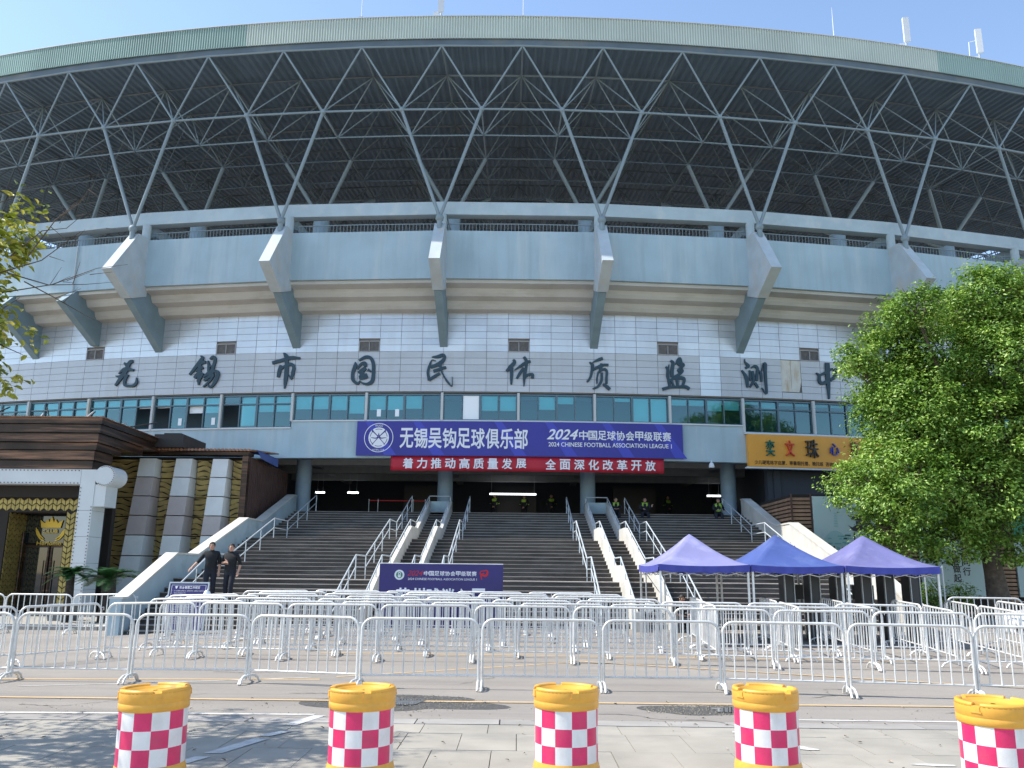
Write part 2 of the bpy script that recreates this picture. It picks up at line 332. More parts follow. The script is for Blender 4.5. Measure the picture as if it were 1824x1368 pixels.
mark('yellow_line', wob(-14, -3.2, 13.75, 14.4, .09), 'line_yellow'); mark('yellow_line', wob(-14, -8, 17.2, 19.5, .1), 'line_yellow'); mark('yellow_line', wob(-8, -5, 19.5, 20.6, .1), 'line_yellow')
mark('yellow_line', wob(-3.0, 1.4, 14.7, 17.0, .09), 'line_yellow'); mark('yellow_line', wob(1.0, 14, 17.0, 12.0, .09), 'line_yellow', .009)
mark('yellow_line', wob(-4, 9, 17.9, 17.6, .09), 'line_yellow'); mark('white_line', wob(-7.5, -3.4, 13.3, 14.6, .05), 'line_white')
def dash(pts): return link('paint_mark', MB().add([(x, y, .004) for x, y in pts], [tuple(range(len(pts)))]).mesh('paint_mark', 'line_white'), pav)
for (xa, ya), (xb, yb), w in (((-2.42, 11.0), (-2.62, 10.3), .16), ((-2.55, 9.95), (-2.72, 9.65), .15), ((-2.7, 9.5), (-2.95, 8.75), .17), ((-2.99, 8.6), (-3.1, 8.3), .15)):
    dash([(xa - w / 2, ya), (xb - w / 2, yb), (xb + w / 2, yb), (xa + w / 2, ya)])
def stroke_poly(pts):
    c = catmull(pts, 6); L = []; Rr = []
    for i, p in enumerate(c):
        d = c[min(i + 1, len(c) - 1)][:2] - c[max(i - 1, 0)][:2]; n = np.array((-d[1], d[0])) / (np.hypot(*d) + 1e-9); L.append(p[:2] + n * p[2] / 2); Rr.append(p[:2] - n * p[2] / 2)
    return L + Rr[::-1]
dash(stroke_poly([(2.45, 9.95, .04), (2.7, 9.75, .12), (2.95, 9.35, .16), (3.1, 9.25, .05)])); dash(stroke_poly([(2.45, 10.2, .1), (2.65, 10.15, .06)]))
dash(stroke_poly([(3.75, 8.62, .04), (3.95, 8.6, .1), (4.15, 8.58, .06)])); dash(stroke_poly([(4.25, 8.62, .05), (4.5, 8.57, .12), (4.85, 8.55, .05)]))
# puddles with wet grit
def blob(cx, cy, rx, ry, z, name, m, par, seed, kind=None):
    rr = random.Random(seed); n = 44; ph = [rr.uniform(0, 6.28) for _ in range(5)]
    pts = [(cx + rx * math.cos(a) * q, cy + ry * math.sin(a) * q, z) for a in [2 * math.pi * i / n for i in range(n)] for q in [1 + sum(.13 / (k + 1) ** .4 * math.sin((k + 2) * a + ph[k]) for k in range(5))]]
    o = link(name, MB().add(pts, [tuple(range(n))]).mesh(name, m), par); return o
for k, (x, y, rx, ry) in enumerate(((-1.55, 12.1, 1.15, .75), (2.55, 11.75, .85, .42))):
    blob(x, y, rx, ry, .0025, 'damp_patch', 'wet_asphalt', road, 3 + k)
    pu = blob(x + (-.25 if k == 0 else .35), y + (.1 if k == 0 else -.03), rx * .42, ry * .5, .0115, 'puddle', 'puddle_wet', None, 9 + k); tag(pu, kind='structure')
    g = MB(); rr = random.Random(5 + k)
    for _ in range(800):
        a = rr.uniform(0, 6.28); q = math.sqrt(rr.random()) * 1.05; px, py = x + rx * math.cos(a) * q, y + ry * math.sin(a) * q; s = rr.uniform(.003, .010)
        g.box((px, py, s * .4 + .003), (s * 1.6, s * 1.2, s), rr.uniform(0, 3))
    tag(g.build('grit', 'grit', None), kind='stuff')
g = MB(); rr = random.Random(55)
for _ in range(260):
    px, py = rr.uniform(-7, 7), rr.gauss(11.3, .5); s = rr.uniform(.003, .008); g.box((px, py, s * .4 + .003), (s * 1.6, s * 1.1, s), rr.uniform(0, 3))
tag(g.build('grit', 'grit'), kind='stuff')
# raised walk in front of the club, with its kerb
walk = tag(MB().bx(-60, -11.0, 25.15, 60, -.02, .14).build('sidewalk', 'slab_stone'), kind='structure')
kme = MB().bx(-.49, .49, -.09, .09, -.1, .15).mesh('kerb_stone', 'kerb_stone')
for i in range(14): lay('kerb_stone', kme, -11.5 - i, 25.05, .005, walk, .003)

# ------------------------------------------------------------------ stadium
st = thing('stadium', 'grey and pale blue football stadium with overhanging latticed roof behind the stairs', 'stadium', (0, 37.9, 0))
# --- outer wall
wall = arc(MB(), TH0 - 4.2 * DTH, TH0 + 4.2 * DTH, 60, [(38.0, 9.80), (38.0, 13.72), (38.4, 13.72), (38.4, 9.80)], closed=True).build('outer_wall', 'panel_joint', st)
PW = DTH / 7; RW = CY - 37.93; RH = (13.66 - 9.84) / 12
gp = {}
for m in ('panel_satin', 'panel_gloss'): gp[m] = MB().box((0, 0, 0), (RW * PW - .016, .035, RH - .014)).mesh('wall_panel', m)
cells = []
for c in range(-29, 30):
    for r_ in range(12):
        th = TH0 + c * PW; z = 9.84 + RH * (r_ + .5)
        if c % 7 == 0 and r_ in (6, 7) : continue
        if c == 13 and r_ in (1, 2, 3, 4, 5): continue
        cells.append((abs(c), c, r_, th, z))
cells.sort(key=lambda t: (t[0], t[2])); far = MB()
for i, (_, c, r_, th, z) in enumerate(cells):
    m = 'panel_gloss' if r_ >= 6 else 'panel_satin'
    if c == 9 and r_ < 6: m = 'panel_gloss'
    if i < 298:
        o = link('wall_panel', gp[m], wall); o.location = ring(th, 37.93, z); o.rotation_euler = (random.gauss(0, .012) if r_ >= 6 else random.gauss(0, .003), 0, th + random.gauss(0, .008 if r_ >= 6 else .003))
    else: far.box(ring(th, 37.93, z), (RW * PW - .016, .035, RH - .014), th, 1 if m == 'panel_gloss' else 0)
tag(far.build('outer_panels', ['panel_satin', 'panel_gloss'], wall), kind='stuff')
th = TH0 + 13 * PW
for s in (-1, 1):
    b = MB(); w = RW * PW / 2 - .01
    poly = [(-w / 2, 0), (w / 2, 0), (w / 2, 1.54), (-w / 2, 1.54)] if s < 0 else [(-w / 2, 0), (w * .25, 0), (w / 2, .5), (w / 2, 1.54), (-w / 2, 1.54)]
    b.prism(poly, lambda a, c, d: ring(th + (a + s * (w / 2 + .008)) / RW, 37.95 + d, 10.19 + c), -.02, .02); b.build('bare_backing', 'bare_backing', wall)
for k in range(-3, 4):
    th = TH0 + k * DTH; w = RW * PW
    v = MB(); z0, z1 = 11.73, 12.27
    for (a, b_, c, d) in ((-w / 2, w / 2, z0, z0 + .05), (-w / 2, w / 2, z1 - .05, z1), (-w / 2, -w / 2 + .05, z0, z1), (w / 2 - .05, w / 2, z0, z1), (-.02, .02, z0, z1)):
        v.box(ring(th + (a + b_) / 2 / RW, 37.92, (c + d) / 2), (b_ - a, .07, d - c), th)
    ve = v.build('vent', 'vent_frame', st); s_ = MB()
    for i in range(9): s_.box(ring(th, 37.95, z0 + .05 + .05 * i + .02), (w - .09, .05, .012), tm=Matrix.Rotation(th, 3, 'Z') @ Matrix.Rotation(.6, 3, 'X'))
    s_.box(ring(th, 37.985, 12.0), (w - .06, .01, .46), th); s_.build('louvre', 'vent_grey', ve)
# --- windows, half-bay by half-bay
ZT = 9.74
for h in range(-8, 8):
    t0 = TH0 + h * DTH / 2; t1 = t0 + DTH / 2; outer = h < -3 or h > 2
    zb = 8.18 if outer else 8.50
    hw = .055 / 89.6
    fr = MB(); a0, a1 = t0 + hw, t1 - hw; W_ = (a1 - a0) * 89.6
    def fx(u, z, D): return ring(a0 + u / 89.6, D, z)
    def bar(u0, u1, z0, z1, D=37.98, dp=.07): fr.box(ring(a0 + (u0 + u1) / 2 / 89.6, D, (z0 + z1) / 2), (u1 - u0, dp, z1 - z0), (t0 + t1) / 2)
    q = W_ / 4; ztr = 9.30
    bar(0, W_, ZT - .07, ZT); bar(0, W_, zb, zb + .05); bar(0, .05, zb, ZT); bar(W_ - .05, W_, zb, ZT); bar(2 * q - .05, 2 * q + .05, zb, ZT, 37.97)
    for i in (1, 3): bar(i * q - .025, i * q + .025, zb, ZT)
    if outer: bar(0, W_, ztr - .03, ztr + .03, 37.975)
    wo = fr.build('window', 'window_frame', st)
    rr = random.Random(100 + h)
    for i in range(4):
        rows = [(zb + .05, ztr - .03), (ztr + .03, ZT - .07)] if outer else [(zb + .05, ZT - .07)]
        opened = {(-6, 3): 1, (-5, 0): 1, (-5, 2): 1, (-4, 0): 1, (-3, 2): .25}.get((h, i), 0)
        for j, (z0, z1) in enumerate(rows):
            if opened == 1 and j == 0: continue
            b = MB(); D = 38.0 + (.02 if i % 2 else 0)
            b.add([fx(i * q + .03, z0, D), fx((i + 1) * q - .03, z0, D), fx((i + 1) * q - .03, z1, D), fx(i * q + .03, z1, D)], [(0, 1, 2, 3)])
            link('pane', b.mesh('pane', 'teal_glass'), wo)
        # blinds behind the glass
        bl = {-3: (.55, .55, .6, .75), -2: (.5, .5, 0, .95), -1: (.0, 0, 0, 0), 0: (.0, .55, .3, 0), 1: (0, .15, 1, 1), 2: (.25, .25, .45, .4), -4: (0, .95, .5, .5)}.get(h, None)
        if h == -1: bl = (0, 0, .62, .62)
        if h == -2: bl = (.6, .6, .55, 0)
        f = bl[i] if bl else (1.0 if outer and rr.random() < .6 else .3) * (ZT - ztr) / (ZT - zb) * 1.0
        if h < -4: f = max(f, .5 if rr.random() < .4 else .3)
        if f > 0:
            zt = ZT - .08; zl = zt - f * (zt - zb - .06); b = MB(); b.bx(0, 1, 0, 1, 0, 1)
            b = MB(); vs = [fx(i * q + .06, zl, 38.10), fx((i + 1) * q - .06, zl, 38.10), fx((i + 1) * q - .06, zt, 38.10), fx(i * q + .06, zt, 38.10)]
            b.add(vs, [(0, 1, 2, 3)]); b.build('blind', 'blind_white', wo)
        if (h, i) in ((-2, 0), (-2, 1), (-5, 1), (-5, 3), (5, 2)):
            zc = zb + .35; b = MB().add([fx(i * q + q * .5, zc - .17, 37.995), fx(i * q + q * .72, zc - .17, 37.995), fx(i * q + q * .72, zc + .17, 37.995), fx(i * q + q * .5, zc + .17, 37.995)], [(0, 1, 2, 3)]); b.build('paper_notice', 'paper_white', wo)
        if (h, i) == (-1, 1):
            b = MB().add([fx(i * q + .06, zb + .06, 37.992), fx((i + 1) * q - .06, zb + .06, 37.992), fx((i + 1) * q - .06, ZT - .08, 37.992), fx(i * q + .06, ZT - .08, 37.992)], [(0, 1, 2, 3)]); b.build('white_panel', 'paper_white', wo)
    MB().box(ring(t0, 37.9, (ZT + zb) / 2), (.11, .16, ZT - zb + .06), t0).build('window_post', 'bare_backing' if h == -6 else 'window_post', st)
    arc(MB(), t0, t1, 2, [(37.84, zb - .06), (37.84, zb), (38.1, zb), (38.1, zb - .06)], closed=True).build('sill', 'sill_white', wo)
    arc(MB(), t0, t1, 2, [(37.9, 6.76), (37.9, zb - .062), (38.3, zb - .062), (38.3, 6.76)], closed=True).build('spandrel', 'pale_blue_paint', st)
arc(MB(), TH0 - 4.2 * DTH, TH0 + 4.2 * DTH, 40, [(39.6, 6.9), (39.6, 9.78)]).build('room_wall', 'room_dark', st)
arc(MB(), TH0 - 4.2 * DTH, TH0 + 4.2 * DTH, 40, [(38.05, 9.78), (39.6, 9.78)]).build('room_ceiling', 'blind_white', st)
# --- soffit, parapet, ring beam, railing per bay; brackets
for k in range(-4, 6):
    t0 = TH0 + (k - .5) * DTH; t1 = t0 + DTH
    arc(MB(), t0, t1, 1, [(38.0, 13.60), (37.42, 13.66), (37.30, 13.80), (37.22, 14.0), (36.75, 14.08), (36.64, 14.22), (36.58, 14.40), (36.05, 14.47), (36.05, 14.62), (38.2, 14.62)], closed=True).build('soffit', 'soffit_concrete', st)
    arc(MB(), t0, t1, 1, [(35.9, 14.63), (35.9, 16.92), (36.14, 16.92), (36.14, 14.63)], closed=True).build('parapet', 'pale_blue_paint', st)
    arc(MB(), t0, t1, 1, [(35.92, 17.72), (35.92, 18.34), (36.42, 18.34), (36.42, 17.72)], closed=True).build('ring_beam', 'beam_paint', st)
    ra = MB(); arc(ra, t0, t1, 2, [(36.22, 17.36), (36.22, 17.40), (36.26, 17.40), (36.26, 17.36)], closed=True); arc(ra, t0, t1, 2, [(36.22, 17.0), (36.22, 17.03), (36.26, 17.03), (36.26, 17.0)], closed=True)
    rl = ra.build('railing', 'truss_paint', st); ba = MB()
    for i in range(44):
        th = t0 + DTH * (i + .5) / 44; p = ring(th, 36.24, 16.9); ba.box((p.x, p.y, 17.13), (.02, .02, .48), th)
    tag(ba.build('baluster', 'truss_paint', rl), kind='stuff')
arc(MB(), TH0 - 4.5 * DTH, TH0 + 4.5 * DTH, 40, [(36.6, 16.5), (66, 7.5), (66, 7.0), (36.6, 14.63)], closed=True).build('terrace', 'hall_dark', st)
def radial_prism(mb, poly, th, w):
    t = Vector((math.cos(th), math.sin(th), 0)); return mb.prism(poly, lambda D, z, d: ring(th, D, z) + t * d, -w / 2, w / 2)
LOWB = [(35.15, 13.79), (37.92, 11.95), (38.05, 11.95), (38.05, 13.7), (37.2, 14.05), (36.55, 14.5), (35.95, 14.62)]
for k in range(-4, 5):
    th = TH0 + (k + .5) * DTH
    br = radial_prism(MB(), LOWB, th, .36).build('bracket', 'bracket_blue', st)
    if k > -4:
        radial_prism(MB(), [(35.15, 16.95), (33.5, 14.66), (35.08, 13.78), (36.16, 14.2), (36.16, 16.95)], th, .48).build('fin', 'fin_paint', br)
    p = ring(th, 34.98, 0)
    pj = MB().sphere((p.x, p.y, 17.12), .19).tube([(p.x, p.y, 16.6), (p.x, p.y, 17.0)], .12, 10).build('pin_joint', 'truss_paint', st)
    p = ring(th, 36.0, 0); MB().tube([(p.x, p.y, 16.9), (p.x, p.y, 17.73)], .2, 14).build('stub_post', 'beam_paint', st)
    p = ring(th, 40.2, 0); MB().tube([(p.x, p.y, 12), (p.x, p.y, 19.4)], .4, 20).build('inner_column', 'column_blue', st)
    radial_prism(MB(), [(36.43, 17.3), (36.43, 17.78), (39.9, 17.78), (39.9, 17.3)], th, .42).build('radial_beam', 'column_blue', st)
th = TH0 - 3.0 * DTH; radial_prism(MB(), [(35.15, 13.9), (37.7, 12.42), (38.05, 12.42)] + LOWB[3:], th, .36).build('bracket', 'bracket_blue', st)
p = ring(th, 35.89, 0); MB().box((p.x, p.y, 15.77), (.05, .06, 2.25), th).build('expansion_joint', 'fin_paint', st)
# --- roof: fascia, deck, space frame
rf = arc(MB(), TH0 - 5.6 * DTH, TH0 + 5.6 * DTH, 1100, [(33.7, 25.3), (42, 25.3), (52, 25.3), (66, 25.3)]) if False else None
dk = MB(); n = 900; ts = [TH0 + (i / n - .5) * 12 * DTH for i in range(n + 1)]; Ds = (33.88, 40, 48, 57, 66)
vs = [ring(t, D, 25.30 + (.09 if (i // 2) % 2 else 0)) for i, t in enumerate(ts) for D in Ds]
dk.add(vs, [(i * 5 + j, (i + 1) * 5 + j, (i + 1) * 5 + j + 1, i * 5 + j + 1) for i in range(n) for j in range(4)])
roof = dk.build('roof_deck', 'deck_sheet', st)
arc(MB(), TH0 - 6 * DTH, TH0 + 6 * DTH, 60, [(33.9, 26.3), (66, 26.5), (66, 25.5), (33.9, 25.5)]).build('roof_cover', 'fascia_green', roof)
arc(MB(), TH0 - 5 * DTH, TH0 + 5 * DTH, 60, [(33.86, 25.04), (33.86, 25.38), (34.05, 25.38), (34.05, 25.04)], closed=True).build('eave_beam', 'truss_shade', roof)
for h in range(-9, 10):
    t0 = TH0 + (h - .5) * DTH / 2; nr = 30; fs = MB(); prev = None
    for i in range(nr):
        ta = t0 + DTH / 2 * i / nr; d = DTH / 2 / nr
        pts = [(ta, 33.83), (ta + d * .34, 33.76), (ta + d * .62, 33.76), (ta + d * .80, 33.83), (ta + d, 33.83)]
        vs = [ring(a, D, z) for a, D in pts for z in (25.32, 26.44)]
        fs.add(vs, [(2 * j, 2 * j + 2, 2 * j + 3, 2 * j + 1) for j in range(4)])
    fs.build('fascia_sheet', 'fascia_sun_pale' if -3 <= h <= 5 else 'fascia_green', roof)
arc(MB(), TH0 - 4.8 * DTH, TH0 + 4.8 * DTH, 80, [(33.73, 26.44), (33.73, 26.47), (33.95, 26.47), (33.95, 26.44)], closed=True).build('fascia_cap', 'sill_white', roof)
NJ = 13; ROWS = 13; ZL, ZU = 22.2, 25.02; members = []
lo = lambda j, r_: ring(TH0 + (j + .5) * DTH / 2, 34.5 + 2.35 * r_, ZL); uo = lambda j, r_: ring(TH0 + j * DTH / 2, 33.9 + 2.35 * r_, ZU)
for r_ in range(ROWS):
    for j in range(-NJ, NJ):
        key = r_ + abs(j) * .02
        members.append((key, lo(j, r_), lo(j + 1, r_), .040 if r_ else .052))
        if r_ < ROWS - 1: members.append((key + .5, lo(j, r_), lo(j, r_ + 1), .034))
        for dj in (0, 1):
            members.append((key, lo(j, r_), uo(j + dj, r_), .045 if r_ == 0 else .030)); members.append((key + .35, lo(j, r_), uo(j + dj, r_ + 1), .030))
        members.append((key + .6, uo(j, r_), uo(j + 1, r_), .055)); members.append((key + .6, uo(j, r_), uo(j, r_ + 1), .045))
for k in range(-5, 5):
    b = ring(TH0 + (k + .5) * DTH, 34.98, 17.15)
    for d in (0, 1): members.append((-1, b, lo(2 * k + d, 0), .078))
    c = ring(TH0 + (k + .5) * DTH, 40.2, 19.35)
    for d in (0, 1):
        for r_ in (2, 4): members.append((1.2, c, lo(2 * k + d, r_), .10))
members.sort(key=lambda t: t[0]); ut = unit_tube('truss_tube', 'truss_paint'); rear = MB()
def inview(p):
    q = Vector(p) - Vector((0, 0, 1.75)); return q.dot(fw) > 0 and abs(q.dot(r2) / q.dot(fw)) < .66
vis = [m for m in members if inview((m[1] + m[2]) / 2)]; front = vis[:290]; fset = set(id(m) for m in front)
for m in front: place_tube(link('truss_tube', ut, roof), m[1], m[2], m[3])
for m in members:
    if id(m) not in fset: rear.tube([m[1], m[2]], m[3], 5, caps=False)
tag(rear.build('rear_truss', 'truss_shade', roof), kind='stuff')
jm = MB().sphere((0, 0, 0), .13).mesh('ball_joint', 'truss_paint')
for j in range(-8, 8): link('ball_joint', jm, roof).location = lo(j, 0)
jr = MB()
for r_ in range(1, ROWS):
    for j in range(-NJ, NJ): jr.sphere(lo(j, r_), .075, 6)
tag(jr.build('rear_joint', 'truss_shade', roof), kind='stuff')
# --- entrance hall under the stand
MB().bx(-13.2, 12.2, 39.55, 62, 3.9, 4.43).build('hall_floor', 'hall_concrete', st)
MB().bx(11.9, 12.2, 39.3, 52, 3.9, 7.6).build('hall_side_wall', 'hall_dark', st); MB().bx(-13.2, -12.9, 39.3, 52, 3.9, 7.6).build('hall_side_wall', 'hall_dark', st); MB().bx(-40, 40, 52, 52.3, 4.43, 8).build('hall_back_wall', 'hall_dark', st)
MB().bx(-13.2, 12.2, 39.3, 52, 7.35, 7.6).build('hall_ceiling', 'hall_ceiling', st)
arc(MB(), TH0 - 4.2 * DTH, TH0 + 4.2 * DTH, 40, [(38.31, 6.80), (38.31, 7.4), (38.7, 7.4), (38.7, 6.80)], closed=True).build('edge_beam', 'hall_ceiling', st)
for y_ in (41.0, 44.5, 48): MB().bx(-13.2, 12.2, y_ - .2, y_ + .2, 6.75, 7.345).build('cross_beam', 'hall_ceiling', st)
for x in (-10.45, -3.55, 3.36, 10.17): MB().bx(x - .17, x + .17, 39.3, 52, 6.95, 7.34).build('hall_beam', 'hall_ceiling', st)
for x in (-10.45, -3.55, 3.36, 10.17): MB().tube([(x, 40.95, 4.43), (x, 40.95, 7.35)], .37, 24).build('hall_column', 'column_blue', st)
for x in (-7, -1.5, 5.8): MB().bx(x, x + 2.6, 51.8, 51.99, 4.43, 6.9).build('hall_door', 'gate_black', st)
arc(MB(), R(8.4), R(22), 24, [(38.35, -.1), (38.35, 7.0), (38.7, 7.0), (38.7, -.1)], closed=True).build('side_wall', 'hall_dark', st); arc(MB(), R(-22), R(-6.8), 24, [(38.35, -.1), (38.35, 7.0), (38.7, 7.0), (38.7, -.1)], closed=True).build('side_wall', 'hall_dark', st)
for x, w in ((-1.6, 2.6), (10.6, .75), (-9.6, .6), (-11.4, .5)):
    t = tag(MB().bx(x, x + w, 47.5, 47.58, 5.98, 6.06).build('tube_lamp', 'tube_light'), {-1.6: 'long lit fluorescent tube glowing in the middle of the dark hall', 10.6: 'short lit tube light beside the right hall column', -9.6: 'short lit tube light just right of the left hall column', -11.4: 'short lit tube light just left of the left hall column'}[x], 'tube lamp', 'tube lights inside the hall')
    MB().tube([(x + .1, 47.54, 6.06), (x + .1, 47.54, 7.3)], .008, 4, mi=0).build('hanger', 'steel_grey', t); MB().tube([(x + w - .1, 47.54, 6.06), (x + w - .1, 47.54, 7.3)], .008, 4).build('hanger', 'steel_grey', t)
dc = thing('dome_lamp', 'small white dome lamp hanging below the wall right of the red banner', 'lamp', (8.75, 38.1, 6.5))
MB().lathe([(.02, .26), (.03, .2), (.10, .12), (.13, 0), (.12, -.06)], n=16).build('shade', 'sill_white', dc, False); MB().tube([(0, 0, .25), (0, 0, .32)], .012, 6).build('rod', 'steel_grey', dc, False)

# ------------------------------------------------------------------ staircase
sc = thing('grand_staircase', 'wide worn concrete staircase in three flights rising to the entrance hall', 'staircase', (0, 23.2, 0))
RZ = 4.43 / 33
nos = []   # (z, y of riser, depth)
y = 23.2
for fl, (ystart, tr, land) in enumerate(((23.2, .30, 1.6), (28.0, .49, 1.9), (34.8, .47, .9))):
    for i in range(11):
        nos.append((RZ * (fl * 11 + i + 1), ystart + i * tr, tr if i < 10 else (28.0, 34.8, 39.6)[fl] - (ystart + 10 * tr)))
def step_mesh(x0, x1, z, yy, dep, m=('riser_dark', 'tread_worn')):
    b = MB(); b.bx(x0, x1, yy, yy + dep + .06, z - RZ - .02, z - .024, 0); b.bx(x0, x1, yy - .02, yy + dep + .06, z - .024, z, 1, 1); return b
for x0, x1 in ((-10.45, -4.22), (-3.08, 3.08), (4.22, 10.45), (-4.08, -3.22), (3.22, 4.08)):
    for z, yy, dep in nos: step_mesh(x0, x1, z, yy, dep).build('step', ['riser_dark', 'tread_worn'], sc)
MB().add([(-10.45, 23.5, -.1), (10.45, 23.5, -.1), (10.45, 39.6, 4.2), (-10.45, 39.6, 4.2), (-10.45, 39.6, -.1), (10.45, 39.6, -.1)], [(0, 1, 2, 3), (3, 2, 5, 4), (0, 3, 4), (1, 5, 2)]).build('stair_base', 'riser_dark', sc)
prof = [(22.9, .25), (23.2, .25), (26.3, RZ * 11), (28.0, RZ * 11), (32.9, RZ * 22), (34.8, RZ * 22), (39.5, 4.43)]
def pwall(x, w, h, m, name='parapet_wall', bottom=-.1, back=39.9, solid=True):
    top = [(a, b + h) for a, b in prof] + [(back, 4.43 + h)]; poly = top + ([(back, bottom), (22.9, bottom)] if solid else [(a, b - .25) for a, b in reversed(prof)])
    b = MB(); b.prism(poly, lambda a, c, d: (x + d, a, c), -w / 2, w / 2, 0)
    return b.build(name, m, sc)
pl = pwall(-10.62, .32, .70, 'stair_wall_shade'); pr_ = pwall(10.62, .32, .70, 'stair_wall_white')
for s, x in ((pl, -10.62), (pr_, 10.62)):
    cp = MB(); top = [(a, b + .70) for a, b in prof] + [(39.9, 5.13)]
    poly = [(a, b + .003) for a, b in top] + [(a, b + .06) for a, b in reversed(top)]
    for i in range(len(top) - 1):
        (a, b), (c, d) = top[i], top[i + 1]; cp.prism([(a, b + .002), (c, d + .002), (c, d + .06), (a, b + .06)], lambda p, q, e: (x + e, p, q), -.19, .19)
    cp.build('coping', 'stair_wall_white', s)
for x in (-4.15, -3.15, 3.15, 4.15): pwall(x, .14, .50, 'stair_wall_white', 'ramp_wall')
for s in (-1, 1): MB().bx(s * 3.65 - .57, s * 3.65 + .57, 39.5, 39.7, 4.0, 4.93).build('ramp_end', 'stair_wall_shade', sc)
def rail(x, h, lower, m='rail_paint', start=0, r_=.023, name='handrail'):
    pts = [(x, a, b + h) for a, b in prof[1:]]; b = MB().tube(pts, r_, 8)
    if lower: b.tube([(p[0], p[1], p[2] - .36) for p in pts], r_ * .8, 6)
    o = b.build(name, m, sc)
    for i in range(len(pts) - 1):
        (xa, ya, za), (xb, yb, zb_) = pts[i], pts[i + 1]; n = 3 if yb - ya > 2.5 else 1
        for k in range(n):
            t = k / n; p = (xa, ya + (yb - ya) * t, za + (zb_ - za) * t); MB().tube([p, (p[0], p[1], p[2] - (h if lower else h - .48) - .02)], r_ * .8, 6).build('post', m, o)
    p = pts[-1]; MB().tube([p, (p[0], p[1], p[2] - h)], r_, 6).build('post', m, o)
for x in (-9.42, -4.95, -2.25, 2.25, 4.95, 9.5): rail(x, .74, True)
for x in (-4.15, -3.15, 3.15, 4.15): rail(x, .74, False, r_=.022, name='ramp_rail')
for s in (-1, 1): MB().tube([(s * 3.15, 39.5, 5.17), (s * 4.15, 39.5, 5.17)], .022, 6).build('ramp_rail', 'rail_paint', sc)

